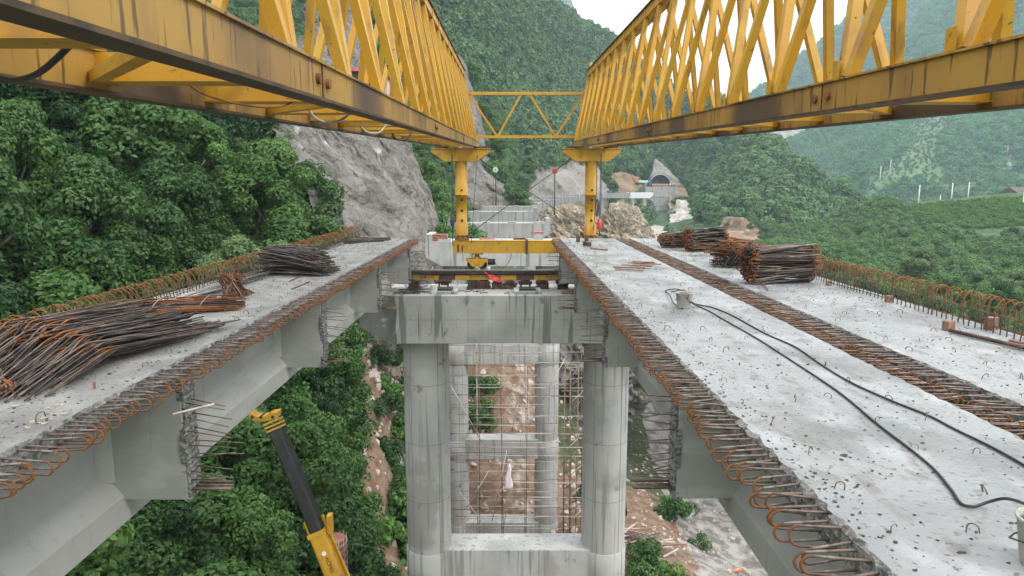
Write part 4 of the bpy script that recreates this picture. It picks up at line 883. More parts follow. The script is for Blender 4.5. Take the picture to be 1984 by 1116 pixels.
for T, x, sd, yy in ((TL, -1.02, 1, 3.62), (TL, -1.02, 1, 9.2), (TL, -1.02, 1, 14.8), (TR, 2.12, -1, 4.55), (TR, 2.12, -1, 10.1), (TR, 2.12, -1, 15.7)):
    for q in (-.09, .09):
        b = MB(); b.tube([(x + sd * .048, yy + q, zb(yy) + .1), (x + sd * .07, yy + q, zb(yy) + .1)], .028, 12, 0, smooth=False); build_g(b, 'joint_pin', 'rust', T)
    b = MB(); b.box(min(x + sd * .05, x + sd * .056), max(x + sd * .05, x + sd * .056), yy - .004, yy + .004, zb(yy) + .02, zb(yy) + .185); build_g(b, 'joint_line', 'under', T)
# link truss between the two girders
b = MB(); y = 21.75; zt, zl = 4.5, 3.17
b.beam((-1.35, y, zt), (2.5, y, zt), .09, .09); b.beam((-1.1, y, zl), (2.2, y, zl), .09, .08)
W_ = [(-1.25, zt), (-.38, zl), (.33, zt), (1.42, zl), (2.35, zt)]
W_ = [(-1.25, zt), (-.34, zl), (.42, zt), (.66, zt), (1.50, zl), (2.38, zt)]
for (xa, za), (xb, zbb) in zip(W_, W_[1:]):
    if za != zbb: b.beam((xa, y, za), (xb, y, zbb), .06, .06, up=(0, 1, 0))
build_g(b, 'cross_truss', 'yellow', None)
for cx in (-1.48, 2.60):
    hs = cx < 0
    b = MB(); b.prism([(cx - .9, 2.76), (cx + .9, 2.76), (cx + .9, 2.66), (cx + .5, 2.38), (cx - .5, 2.38), (cx - .9, 2.66)], 'y', GYY - .2, GYY + .2); b.box(cx - .92, cx + .92, GYY - .23, GYY + .23, 2.762, 2.785)
    S = build_g(b, 'saddle', 'yellow_rusty', None, .006)
    b = MB()
    for q in (-.6, .6): b.box(cx + q - .2, cx + q + .2, GYY - .22, GYY + .22, 2.787, 2.84)
    build_g(b, 'saddle_pad', 'under', S)
    b = MB(); o = (cx, GYY, 0); b.lathe([(.185, 2.38), (.185, 1.78), (.192, 1.775), (.192, 1.36), (.225, 1.36), (.225, 1.335), (.168, 1.333), (.168, .42), (.195, .42), (.195, .1), (.20, .08)], 28, o)
    b.lathe([(.15, .08), (.20, .03), (.23, -.02), (.23, -.085)], 20, o, 1); C_ = build_g(b, 'support_leg', ['yellow', 'rust'], None)
    b = MB()
    for k in range(14): a = k * .449; b.box(cx + math.cos(a) * .21 - .015, cx + math.cos(a) * .21 + .015, GYY + math.sin(a) * .21 - .015, GYY + math.sin(a) * .21 + .015, -.05, .06 if k % 2 else -.02)
    build_g(b, 'bolt_ring', 'plate', C_)
    for z in (1.5, 1.19, .86, .55):
        r_ = .197 if z == 1.5 else .172; b = MB(); b.tube([(cx + .02, GYY - r_ - .004, z), (cx + .02, GYY - r_ + .03, z)], .042 if z < 1.4 else .036, 12, 0, smooth=False); build_g(b, 'pin_hole_disc', 'black' if z < 1.4 else 'plate', C_)  # black discs stand in for the shade inside open pin holes
b = MB(); b.box(-1.76, 3.0, GYY - .2, GYY + .2, -.47, -.10); b.box(-1.77, 3.01, GYY - .215, GYY + .215, -.10, -.086); b.box(-1.77, 3.01, GYY - .215, GYY + .215, -.484, -.47)
CB = build_g(b, 'crossbeam', 'yellow_rusty', None)
b = MB(); b.box(.54, .575, GYY - .235, GYY + .235, -.52, -.05); b.box(.58, .615, GYY - .235, GYY + .235, -.52, -.05); b.box(-1.62, -1.56, GYY - .206, GYY - .2, -.44, -.2); b.box(-1.48, -1.44, GYY - .206, GYY - .2, -.44, -.22); build_g(b, 'splice_plate', 'plate', CB)
for cx in (-1.0, 2.6):
    b = MB(); b.box(cx - .19, cx + .19, GYY - .16, GYY + .16, -.53, -.485); b.lathe([(.07, -.53), (.075, -.6), (.12, -.64), (.12, -.66)], 16, (cx, GYY, 0)); b.prism([(cx - .36, -.66), (cx + .36, -.66), (cx + .34, -.75), (cx + .24, -.79), (cx + .2, -.87), (cx + .1, -.93), (cx - .1, -.93), (cx - .2, -.87), (cx - .24, -.79), (cx - .34, -.75)], 'y', GYY - .17, GYY - .13)
    b.prism([(cx - .36, -.66), (cx + .36, -.66), (cx + .2, -.87), (cx - .2, -.87)], 'y', GYY + .1, GYY + .14); b.tube([(cx, GYY - .19, -.78), (cx, GYY + .15, -.78)], .075, 14, 0, smooth=False)
    B_ = build_g(b, 'bogie', 'yellow', None)
    for q in (-.17, .17): b = MB(); b.tube([(cx + q, GYY - .06, -.855), (cx + q, GYY + .06, -.855)], .15, 24, 0, smooth=False); build_g(b, 'wheel', 'black', B_)
    b = MB(); b.tube([(cx + .34, GYY - .05, -.78), (cx + .58, GYY - .05, -.77)], .1, 14, 0, smooth=False); build_g(b, 'drive_motor', 'black', B_)
hose([(-.45, 21.3, -.76), (-.3, 21.3, -.95), (-.12, 21.3, -.93), (.05, 21.3, -.7), (.1, 21.3, -.5)], .008, 'cable', None)
# control cabin on the far side of the left truss
cab = MB(); X0, X1, Y0, Y1 = -2.78, -2.14, 11.6, 12.5
for x in (X0, X1):
    for y in (Y0, Y1): cab.beam((x, y, 2.64), (x, y, 3.5), .05, .05)
cab.box(X0 - .06, X1 + .06, Y0 - .06, Y1 + .06, 3.5, 3.56); cab.box(X0 - .04, X1 + .04, Y0 - .04, Y1 + .04, 2.58, 2.64)
CA = build_g(cab, 'control_cabin', 'pink', None)
b = MB(); b.box(X0 + .03, X1 - .03, Y0 - .012, Y0 + .01, 2.86, 3.46); build_g(b, 'sign_panel', 'signblack', CA)
b = MB(); b.box(X0 + .03, X1 - .03, Y0 - .012, Y0 + .01, 2.65, 2.85); b.box(X1 - .01, X1 + .012, Y0 + .03, Y1 - .03, 2.65, 3.49); b.box(X0 - .012, X0 + .01, Y0 + .03, Y1 - .03, 2.65, 3.49); build_g(b, 'side_panel', 'palepink', CA)
text('BXY-5', .13, 'letter', rel((-2.52, Y0 - .016, 3.3)), (R(90), 0, 0), CA)
text('- 0 0 0 0', .09, 'letter', rel((-2.54, Y0 - .016, 3.12)), (R(90), 0, 0), CA)
b = MB(); b.box(X0 + .08, X1 - .12, Y0 - .016, Y0 - .0125, 3.0, 3.05); build_g(b, 'sign_stripe', 'letter', CA)
b = MB(); b.tube([(-1.97, 11.7, 2.55), (-2.6, 11.7, 2.56)], .025, 6); b.tube([(-1.97, 12.4, 2.56), (-2.6, 12.4, 2.56)], .025, 6); build_g(b, 'bracket', 'yellow', CA)
# crossed wire ropes with chain hoists
def rope(pts, r, label, cat='wire rope', name='wire_rope', m='rope', group='wire ropes of the crane legs', sag=0):
    b = MB(); b.tube(pts, r, 6, 0); return tag(b.build(name, m), label, cat, group)
y = 21.28
A = PY(960, 329, y); Bp = PY(1022, 370, y); Cc = PY(1185, 468, y + .4); D_ = PY(1075, 332, y); Ee = PY(898, 462, y); Rr = PY(1118, 296, y)
rope([PY(922, 303, y), A], .016, 'short wire rope from the left saddle to the green pulley')
rope([A, PY(985, 346, y), Bp + Vector((0, .06, 0)), PY(1100, 420, y), Cc], .012, 'long wire rope from the green pulley down to the right crane leg')
rope([Rr, D_], .016, 'short wire rope from the right saddle to the red pulley')
rope([D_, Bp - Vector((0, .06, 0)), Ee], .012, 'long wire rope from the red pulley down to the foot of the left crane leg')
b = MB(); 
for c, m_, lb in ((A, 'green_p', 'small pale green pulley on the crossing wire ropes'), (D_, 'redpaint', 'small red pulley on the crossing wire ropes')):
    b = MB(); b.tube([c + Vector((0, -.05, 0)), c + Vector((0, .05, 0))], .085, 20, 0, smooth=False); o = b.build('pulley', m_); tag(o, lb, 'pulley', 'pulleys')
    b = MB(); b.tube([c + Vector((0, -.07, 0)), c + Vector((0, .07, 0))], .018, 8, 0); h = b.build('pulley_pin', 'plate', o)
rope([A + Vector((0, 0, -.08)), A + Vector((.02, 0, -.95)), A + Vector((0, 0, -1.1))], .018, 'dark rod hanging below the green pulley', 'rod', 'hanging_rod', group='rods under the pulleys')
rope([D_ + Vector((0, 0, -.08)), D_ + Vector((0, 0, -1.35))], .018, 'dark rod hanging below the red pulley', 'rod', 'hanging_rod', group='rods under the pulleys')
rope([A + Vector((-.06, 0, -.05)), A + Vector((-.09, 0, -1.9)), A + Vector((0, 0, -2.1)), A + Vector((.1, 0, -1.9)), A + Vector((.06, 0, -.05))], .005, 'thin looped line hanging from the green pulley', 'line', 'hanging_line', group='lines under the pulleys')
rope([D_ + Vector((-.05, 0, -.05)), D_ + Vector((-.06, 0, -1.2))], .005, 'thin line hanging from the red pulley', 'line', 'hanging_line', group='lines under the pulleys')
def hoist(x, yy, z0, z1, zz, m, label):
    t = thing('chain_hoist', (x, yy, zz), label, 'chain hoist', 'chain hoists')
    b = MB(); b.tube([(0, 0, z0 - zz), (0, 0, z1 - zz)], .013, 5); b.tube([(.03, 0, z0 - zz), (.035, 0, z1 + .4 - zz)], .009, 5); b.build('chain', 'rope', t)
    b = MB(); b.lathe([(.02, .2), (.06, .14), (.075, 0), (.06, -.12), (.02, -.2)], 10); b.build('hoist_body', m, t)
hoist(-1.75, 21.1, 2.6, -.25, .55, 'rope', 'black chain hoist hanging on the left side of the left crane leg')
hoist(2.86, 21.1, 2.6, .05, .42, 'redpaint', 'red chain hoist hanging beside the right crane leg')
rope([PY(925, 300, 21.15), PY(913, 472, 21.15)], .009, 'thin taut rope between the left leg and the crossed ropes')
rope(cr(np.array([PY(1157, 312, 21.1), PY(1155, 380, 21.1), PY(1153, 415, 21.1), PY(1160, 402, 21.1), PY(1157, 385, 21.1), PY(1153, 410, 21.1), PY(1150, 445, 21.1)]), 30), .012, 'looped black cable hanging along the right crane leg', 'cable', 'hanging_cable', 'cable', None)

# ------------------------------------------------------------------ rail, jacks and clutter on the pier cap
CT = -1.63
t = thing('crane_rail', (0, GYY, CT), 'long crane rail on a yellow box beam across the pier cap', 'rail')
b = MB(); b.box(-4.3, 4.6, GYY - .16, GYY + .16, .29, .46); 
RB = b.build('rail_beam', 'yellow_rusty', t, bevel=.005)
for x0, x1 in ((-2.22, -1.7), (.25, .82), (2.1, 2.7)): b = MB(); b.box(x0, x1, GYY - GYY - .166 + 0, .166, .285, .465); b.build('clamp_sleeve', 'plate', t)
for o in kids(t):
    if o.name.startswith('rail_beam'): o.location.y = -GYY
b = MB(); b.box(-4.3, 4.6, -.19, .19, .462, .475); b.box(-4.3, 4.6, -.03, .03, .475, .56); b.box(-4.3, 4.6, -.075, .075, .475, .49); b.box(-4.3, 4.6, -.19, -.17, .45, .56); R_ = b.build('rail_track', 'rail', t)
b = MB(); b.box(-4.3, 4.6, -.045, .045, .56, .595); b.build('rail_head', 'railtop', R_)
text('郑州大方桥梁机械', .13, 'blackletter', (-.75, -.163, .375), (R(90), 0, 0), RB, depth=.001).location = (-.75, GYY - .163, .375)
text('有限公司', .12, 'blackletter', (-2.6, GYY - .163, .375), (R(90), 0, 0), RB, depth=.001)
text('大桥', .12, 'blackletter', (1.3, GYY - .163, .375), (R(90), 0, 0), RB, depth=.001)
rj = random.Random(9); jx = [-3.0, -2.05, -1.12, -.8, -.35, .05, .55, 1.1, 1.75]
jl = ['under the left end of the rail, beside tangled bars', 'on the left bearing pad', 'right of the left bearing pad', 'left of the middle of the rail', 'under the red cloth', 'right of the red cloth', 'on the right bearing pad', 'right of the right bearing pad', 'against the end of the middle beam']
for x, l_ in zip(jx, jl):
    t = thing('support_block', (x, GYY, CT), 'dark rusty steel packing stack ' + l_, 'steel support', 'steel supports under the rail')
    b = MB(); z = .13 if x in (-2.05, .55) else 0.003; k = 0
    while z < .26:
        h = rj.choice((.04, .055, .07)); h = min(h, .283 - z); wx = rj.uniform(.1, .24); b.box(-wx + rj.uniform(-.03, .03), wx, -.18 - rj.uniform(0, .12), .16, z, z + h - .003); z += h; k += 1
    b.build('packing_plates', 'plate', t)
    for q in (-.15, .13): b = MB(); b.tube([(q, -.26, .0), (q, -.26, rj.uniform(.2, .27))], .028, 8, 0, smooth=False); b.tube([(q, -.26, .02), (q, -.26, .05)], .045, 6, 0, smooth=False); b.build('jack_screw', 'under', t)
for x, l_ in ((-1.98, 'grey bearing pad under the rail, beside the paint tin'), (.58, 'grey bearing pad under the rail, right of the red cloth')):
    t = thing('bearing_plinth', (x, 20.45, CT), l_, 'bearing pad', 'bearing plinths'); b = MB(); b.box(-.42, .42, -.3, .5, .003, .09); b.build('plinth', 'cap', t, bevel=.008)
    b = MB(); b.box(-.25, .25, -.2, .28, .09, .15); b.build('rubber_bearing', 'black', t)
t = thing('paint_tin', (-2.27, 20.22, CT), 'battered white paint tin standing on the pier cap', 'tin'); b = MB(); b.lathe([(.1, .002), (.105, .02), (.105, .27), (.11, .28), (.11, .29), (.095, .29), (.095, .2)], 20); b.build('tin_body', 'white', t)
b = MB(); b.tube([(-.1, 0, .27), (-.06, -.09, .2), (.06, -.09, .2), (.1, 0, .27)], .005, 5); b.build('handle', 'rope', t)
# red cloth draped on the rail
b = MB(); nx, nz_ = 16, 8; V = []
for j in range(nz_):
    for i in range(nx):
        u = i / (nx - 1); v = j / (nz_ - 1); V.append((-.8 + u * .55 + .1 * v, GYY - .2 - .05 * abs(math.sin(u * 9 + v * 3)) - .03 * v, CT + .56 - u * .22 - v * (.05 + .16 * math.sin(u * 3.1)) + .02 * math.sin(u * 14)))
b.add(V, [(j * nx + i, j * nx + i + 1, (j + 1) * nx + i + 1, (j + 1) * nx + i) for j in range(nz_ - 1) for i in range(nx - 1)], smooth=True); o = b.build('red_cloth', 'red'); md_ = o.modifiers.new('t', 'SOLIDIFY'); md_.thickness = .008; tag(o, 'bright red cloth hanging over the crane rail', 'cloth')
# scattered bits
def bits(x0, x1, y0, y1, n, L0, L1, names, seed):
    q = random.Random(seed)
    for i in range(n):
        x = q.uniform(x0, x1); yy = q.uniform(y0, y1); a = q.uniform(-.6, .6); l = q.uniform(L0, L1); nm, m_, r_, lb, ct = q.choice(names)
        b = MB(); h = r_ + .004 + q.uniform(0, .03)
        if m_ == 'wood': b.box(-l / 2, l / 2, -.04, .04, 0.003, .035)
        else: b.tube([(-l / 2, 0, h), (0, q.uniform(-.03, .03), h + q.uniform(0, .03)), (l / 2, 0, h)], r_, 5)
        o = b.build(nm, m_); o.location = (x, yy, CT); o.rotation_euler.z = a; tag(o, lb, ct, lb)
bits(-3.3, -2.5, 20.1, 21.0, 22, .3, .8, [('loose_bar', 'darkbar', .009, 'short loose steel bar tangled on the left end of the pier cap', 'steel bar')], 1)
bits(1.3, 2.6, 20.0, 20.9, 12, .2, .7, [('loose_bar', 'plate', .012, 'short rusty bar lying on the right end of the pier cap', 'steel bar'), ('wood_offcut', 'wood', .02, 'wood offcut lying on the right end of the pier cap', 'wood offcut')], 2)
bits(-1.6, 1.2, 20.0, 20.9, 16, .06, .25, [('steel_scrap', 'plate', .014, 'small steel scrap lying on the middle of the pier cap', 'scrap')], 3)
b = MB(); 
for k in range(5):
    a = [(-2.95 + .05 * k + .28 * math.cos(q * .7 + k), 20.5 + .2 * math.sin(q * .7 + k), CT + .05 + .18 * abs(math.sin(q * .35 + k))) for q in range(9)]; b.tube(a, .007, 5)
tag(b.build('wire_tangle', 'darkbar'), 'tangled coil of dark wire behind the paint tin', 'wire tangle')
# things on the second and third pier caps
def on_cap(px, py, Y, w_, h_, m, name, label, cat, group=None):
    p = PY(px, py, Y); b = MB(); b.box(-w_ / 2, w_ / 2, -.3, .3, 0.002, h_); b.box(-w_ / 2 - .02, w_ / 2 + .02, -.32, .32, h_, h_ + .03); o = b.build(name, m, None, .01); o.location = (p.x, Y, p.z); tag(o, label, cat, group)
z2 = -1.62
for x, w_, h_, m, nm, lb, ct in ((-4.0, .95, .42, 'brick', 'brick_pile', 'stack of red bricks at the left end of the second pier cap', 'brick pile'), (-1.1, .75, .22, 'brick', 'brick_row', 'row of red bricks right of the left crane leg', 'bricks'), (.9, .7, .2, 'plate', 'rusty_tray', 'low rusty frame on the middle of the second pier cap', 'frame'), (2.05, .5, .5, 'cap', 'junction_box', 'grey box with a red lid on the second pier cap', 'box'), (3.3, .8, .2, 'brick', 'brick_row', 'row of red bricks at the right part of the second pier cap', 'bricks')):
    b = MB()
    if m == 'brick':
        q = random.Random(int(x * 10)); zz = .003
        while zz < h_ - .04:
            xx = -w_ / 2
            while xx < w_ / 2 - .05: l = .22; b.box(xx, xx + l - .012, -.25 + q.uniform(-.03, .03), .25, zz, zz + .055); xx += l
            zz += .06
    else: b.box(-w_ / 2, w_ / 2, -.25, .25, .003, h_)
    o = b.build(nm, m); o.location = (x - .25, 40.3, z2); tag(o, lb, ct)
    if nm == 'junction_box': b = MB(); b.box(-w_ / 2 - .03, w_ / 2 + .03, -.28, .28, h_ + .002, h_ + .07); b.build('lid', 'redpaint', o)
# ------------------------------------------------------------------ scaffolding round the second pier
t = thing('scaffolding', (0, 38.8, -21), 'thin rusty pole scaffolding standing around the second pier', 'scaffold'); q = random.Random(5)
def pole(p0, p1, r=.026, m='bamboo'):
    b = MB(); b.tube([Vector(p0) - Vector((0, 38.8, -21)), Vector(p1) - Vector((0, 38.8, -21))], r, 6); return b.build('scaffold_pole', m, t)
for x in (-1.9, -.42, .98, 3.35, 3.75, 4.1, 4.45): 
    pole((x, 38.6, -20.5), (x + q.uniform(-.1, .1), 38.6, q.uniform(-7.2, -6.2) if x < 3 else q.uniform(-9, -7)), .03, 'wood' if x > 3 or x == -.42 else 'bamboo'); pole((x + .1, 39.2, -20.5), (x + q.uniform(-.1, .2), 39.2, q.uniform(-9.5, -6.4)), .026, 'bar')
z = -19.6
while z > -21 and z < -6.4:
    long_ = q.random() < .6; pole((-3.6 if q.random() < .7 else -2, 38.5, z + q.uniform(-.08, .08)), (4.6 if long_ else 1.6, 38.5, z + q.uniform(-.1, .1)), .022, 'bamboo')
    if q.random() < .5: pole((3.2, 38.9, z + .3), (4.9, 38.9, z + q.uniform(.1, .5)), .022)
    z += q.uniform(.45, .75)
for k in range(22):
    z = -20.2 + k * .62; pole((-3.5, 39.4, z), (q.uniform(1.6, 4.8), 39.4, z + q.uniform(-.15, .15)), .018, 'bamboo' if k % 3 else 'bar')
for k in range(14): z = -19.5 + k * .75; x = q.uniform(3.2, 3.7); pole((x, 38.4, z), (x + .9, 38.4, z + q.uniform(.7, 1.1)), .02, 'bamboo' if k % 2 else 'bar')
for a, c in (((-3.4, -10), (-1.6, -13.5)), ((3.4, -8.2), (1.2, -12.5)), ((-1, -18.5), (-.1, -14)), ((-3, -16.6), (-1.6, -18.6)), ((-.3, -19), (.2, -15)), ((.2, -12.8), (.6, -11)), ((-2.6, -17.8), (-1.2, -15.3)), ((1.1, -9.4), (1.5, -11.8))): pole((a[0], 38.3, a[1]), (c[0], 38.3, c[1]), .024)
b = MB(); V = []
for j in range(9):
    for i in range(4): V.append((-.0 + (i - 1.5) * (.05 + .016 * j) + .04 * math.sin(j * 1.3), 38.2 + .05 * math.sin(i * 2 + j), -14.9 - j * .2 + .03 * i))
b.add(V, [(j * 4 + i, j * 4 + i + 1, j * 4 + 5 + i, j * 4 + 4 + i) for j in range(8) for i in range(3)], smooth=True); o = b.build('hanging_cloth', 'palepink'); o.modifiers.new('t', 'SOLIDIFY').thickness = .01; tag(o, 'pale cloth hanging on the scaffolding inside the second pier', 'cloth')
# timber heap and tank right of the columns
q = random.Random(12)
for k in range(26):
    x = q.uniform(7.0, 9.4); yy = q.uniform(35, 38.5); z = float(ground_z(x, yy)); a = q.uniform(-.5, .9); l = q.uniform(1.2, 2.6); b = MB(); b.beam((-l / 2, 0, .15 + k * .012), (l / 2, 0, .1 + k * .015 + q.uniform(-.1, .15)), .12, .04); o = b.build('timber_board', 'wood' if k % 3 else 'bamboo'); o.location = (x, yy, z + .1); o.rotation_euler.z = a
    tag(o, 'loose timber board in the heap right of the near column', 'timber board', 'timber boards heaped right of the columns')
b = MB(); 
for k in range(24): l = q.uniform(1.4, 2.4); a = q.uniform(-.25, .25); x = q.uniform(-.3, .3); b.tube([(-l / 2, x - a, q.uniform(0, .3)), (l / 2, x + a, q.uniform(.1, .5))], .02, 5)
o = b.build('rebar_bundle', 'bar'); p = PY(1245, 900, 36); o.location = (p.x, 36, float(ground_z(p.x, 36)) + .3); tag(o, 'rusty rebar bundle beside the timber heap down in the valley', 'rebar bundle')
p = PY(1211, 985, 34); b = MB(); b.tube([(-.6, 0, 0), (.35, 0, 0)], .42, 24, 0); o = b.build('water_tank', 'black', None, .02); o.location = (p.x - .3, 34, p.z); tag(o, 'black round tank half hidden behind the right near column', 'tank')
p = PY(1430, 1062, 37); z = float(ground_z(p.x, p.y)); b = MB(); b.tube([(-.5, 0, .1), (.5, .3, .12)], .09, 8); o = b.build('orange_pipe', 'orangebars'); o.location = (p.x, 37, z); tag(o, 'short orange pipe lying on the gravel below the middle beam', 'pipe')

# ------------------------------------------------------------------ mobile crane boom and column cage
H_ = Vector((-5.56, 15.2, -3.82)); K_ = Vector((-4.45, 14.7, -6.35)); d = (K_ - H_).normalized()
t = thing('mobile_crane', (1.4, 12.2, -20.5), 'yellow telescopic mobile crane whose black boom reaches up between tree slope and pier', 'mobile crane'); o_ = Vector((1.4, 12.2, -20.5)); B2 = K_ + d * 13.5
def cb(b, name, m, parent=None, bevel=0): b.v = [tuple(Vector(v) - o_) for v in b.v]; return b.build(name, m, parent or t, bevel)
b = MB(); b.beam(H_ + d * .1, K_ + d * .3, .31, .36, up=(0, -1, .2)); cb(b, 'boom_inner', 'black', None, .05)
b = MB(); b.beam(K_, B2, .38, .44, up=(0, -1, .2)); BO = cb(b, 'boom_outer', 'yellow', None, .05)
b = MB(); b.beam(K_ - d * .02, K_ + d * .08, .42, .48, up=(0, -1, .2)); side = d.cross(Vector((0, -1, .2))).normalized()
for s in (-1, 1): b.beam(K_ + side * .22 * s - d * .3, K_ + side * .26 * s + d * 2.4, .05, .06)
b.box((K_ - side * .32).x - .07, (K_ - side * .32).x + .04, K_.y - .1, K_.y + .1, K_.z - .05, K_.z + .4); cb(b, 'boom_collar', 'yellow_rusty', BO)
b = MB()
for k in range(3): b.beam(H_ + d * (.02 + k * .09), H_ + d * (.06 + k * .09), .36 - k * .01, .4, up=(0, -1, .2))
b.prism([(H_.x + a_, H_.z + b_) for a_, b_ in ((-.17, .0), (.16, .08), (.18, .22), (.02, .2), (-.14, .12), (-.34, .12), (-.46, .2), (-.52, .14), (-.4, .02))], 'y', H_.y - .14, H_.y + .14)
HD = cb(b, 'boom_head', 'yellow_rusty', None)
b = MB()
for x in (-.42, -.22, .06): b.tube([(H_.x + x, H_.y - .16, H_.z + .11), (H_.x + x, H_.y + .16, H_.z + .11)], .035, 12, 0, smooth=False)
cb(b, 'sheave', 'under', HD)
# lettering along the boom
fr_ = Vector((0, -1, .2)); fr_ = (fr_ - d * fr_.dot(d)).normalized(); yx = fr_.cross(d).normalized()
def boomtext(s_, dist_, size, off=0):
    m_ = Matrix((d, yx, fr_)).transposed().to_4x4(); m_.translation = K_ + d * dist_ + fr_ * .226 - o_ + yx * off
    m_ = m_ if yx.dot(Vector((1, 0, 0))) > 0 else m_
    o = text(s_, size, 'blackletter', (0, 0, 0), (0, 0, 0), BO); o.matrix_local = m_
boomtext('XCMG', .78, .13, .02); boomtext('QY 25K', 1.2, .09, -.02)
b = MB(); e = K_ + d * .5 + fr_ * .222; b.tube([e, e + fr_ * .01], .05, 16, 0, smooth=False); cb(b, 'badge', 'white', BO)
b = MB(); e = K_ + d * 1.55 + fr_ * .22 + yx * 0; b.tube([e, e + fr_ * .12], .13, 16, 0); cb(b, 'cylinder_pin', 'railtop', BO)
g0 = -20.4; b = MB(); b.box(-3.5, 5.5, 10.9, 13.5, g0 + .9, g0 + 1.5); cb(b, 'carrier', 'yellow', None, .05); b = MB(); b.box(4.2, 5.9, 10.9, 13.5, g0 + 1.0, g0 + 2.9); cb(b, 'cab', 'yellow', None, .1); b = MB(); b.box(-.3, 2.6, 11.2, 13.2, g0 + 1.5, g0 + 2.9); cb(b, 'turntable', 'yellow', None, .08)
for x in (-2.6, -1.2, 3.2, 4.8):
    for yy in (10.95, 13.15): b = MB(); b.tube([(x, yy, g0 + .55), (x, yy + .3, g0 + .55)], .55, 20, 0, smooth=False); cb(b, 'wheel', 'black')
t = thing('column_formwork', (-6.72, 24, -18), 'red brown column wrapped in a pale rebar grid behind the crane boom', 'column cage')
b = MB(); b.lathe([(.46, 0), (.46, 6.3)], 28); b.build('inner_column', 'brick', t)
for k in range(14): a = k * math.tau / 14; b = MB(); b.tube([(math.cos(a) * .5, math.sin(a) * .5, 0), (math.cos(a) * .5, math.sin(a) * .5, 6.4)], .014, 5); b.build('vertical_bar', 'bamboo', t)
for k in range(24): b = MB(); b.tube([(math.cos(a) * .52, math.sin(a) * .52, .2 + k * .26) for a in np.linspace(0, math.tau, 25)], .014, 5, caps=False); b.build('hoop_bar', 'bamboo', t)

# ------------------------------------------------------------------ rebar heaps on the decks
def heap(name, bars, mats, label, cat='rebar heap', group='rebar heaps', sides=5):
    """bars: list of (pts, radius, [material per segment])"""
    b = MB()
    for pts, r, ms in bars: b.tube(pts, r, sides, 0, True, mfun=lambda i, ms=ms: ms[min(i, len(ms) - 1)])
    return tag(b.build(name, mats, fix=False), label, cat, group)
q = random.Random(21)
def lerp(a, b_, t_): return a + (b_ - a) * t_
def bend3(Lp, B, Rp):
    """leg - rounded bend - leg"""
    u1 = (Lp - B).normalized(); u2 = (Rp - B).normalized(); k = .05
    return [Lp, B + u1 * k * 2.2, B + u1 * k * .6 + u2 * k * .2, B + u2 * k * .6 + u1 * k * .2, B + u2 * k * 2.2, Rp]
bars = []
# great heap: bars bent near their upper left end
for i in range(290):
    t_ = q.random(); lay = q.random()
    zt = (.10 + .36 * (1 - abs(t_ - .35) * 1.1)) * (.35 + .65 * lay)
    Bp = lerp(PZ(20, 660, 0), PZ(255, 745, 0), t_); Bp = Vector((Bp.x, Bp.y, 0)); 
    Bw = lerp(Vector((-4.72, 5.75, 0)), Vector((-3.62, 6.02, 0)), t_) + Vector((q.uniform(-.07, .07), q.uniform(-.25, .25), zt))
    Rw = Bw + Vector((q.uniform(.12, .5), q.uniform(.95, 1.6), 0)); Rw.z = zt * q.uniform(.35, .95) + .01
    if t_ > .8: Rw.z *= .6
    Rw.x = min(Rw.x, -3.16)
    Lw = Bw + Vector((q.uniform(-.12, .12), -q.uniform(.6, 1.05), 0)); Lw.z = max(.012, zt * q.uniform(.0, .35)); Lw.x = min(Lw.x, -3.2)
    mm_ = 2 if q.random() < .35 else 0; bars.append((bend3(Lw, Bw, Rw), q.uniform(.007, .0095), [mm_, 1, 1, 1, mm_] if q.random() < .75 else [mm_] * 5))
heap('rebar_heap', bars, ['darkbar', 'rust', 'bar'], 'great fan of dark bent rebars with orange bends on the near left deck')
bars = []
for i in range(110):
    a = q.uniform(-.15, .15); x = q.uniform(-4.55, -3.82); yy = q.uniform(4.95, 5.12); h = .018 + .13 * q.random() * (1 - ((x + 4.2) / .45) ** 2 * .7); l = q.uniform(.5, .8)
    bars.append(([Vector((x, yy, h)), Vector((x - l * .55 + a, yy + l * .5, h + q.uniform(.0, .12)))], .0095, [0 if q.random() < .75 else 1]))
heap('rebar_bundle', bars, ['rust', 'bar'], 'low bundle of orange rusted bars, cut ends to the viewer, at the photo\'s left edge', 'rebar bundle')
bars = []
for i in range(130):
    s = PZ(265, 612, 0) ; s = Vector((-4.85, 8.35, 0)); e = Vector((-3.72, 8.85, 0)); w_ = q.uniform(-.22, .22); h = .015 + .17 * q.random() * (1 - abs(w_) * 3)
    s2 = s + Vector((q.uniform(-.25, .25), w_ + q.uniform(-.06, .06), h)); e2 = e + Vector((q.uniform(-.3, .22), w_ * .9 + q.uniform(-.1, .1), max(.012, h * q.uniform(.4, 1.1)))); mdl = (s2 + e2) / 2 + Vector((0, 0, q.uniform(0, .02)))
    bars.append(([s2, mdl, e2], .0095, [0 if q.random() < .7 else 1] * 2))
O1 = heap('rebar_bundle', bars, ['rust', 'darkbar'], 'orange brown bundle of straight rebars tied with wire, middle of the left deck', 'rebar bundle')
b = MB()
for f_ in (.3, .75): c = Vector((-4.85, 8.35, 0)).lerp(Vector((-3.72, 8.85, 0)), f_); b.tube([(c.x + .09 * math.sin(a) , c.y + .24 * math.cos(a) , .01 + .19 * max(0, math.sin(a))) for a in np.linspace(0, math.pi, 12)], .004, 5)
b.build('tie_wire', 'railtop', O1)
bars = []
for i in range(60):
    a = q.uniform(-1, 1); bb = Vector((-4.05 + q.uniform(-.14, .22), 9.85 + q.uniform(-.25, .25), .012)); top = Vector((-4.2 + a * .14, 9.95 + q.uniform(-.12, .12), q.uniform(.2, .34))); e = top + Vector((q.uniform(-.05, .2), q.uniform(-.1, .2), -.04)); bars.append(([bb, top, e], .009, [0 if q.random() < .5 else 1] * 2))
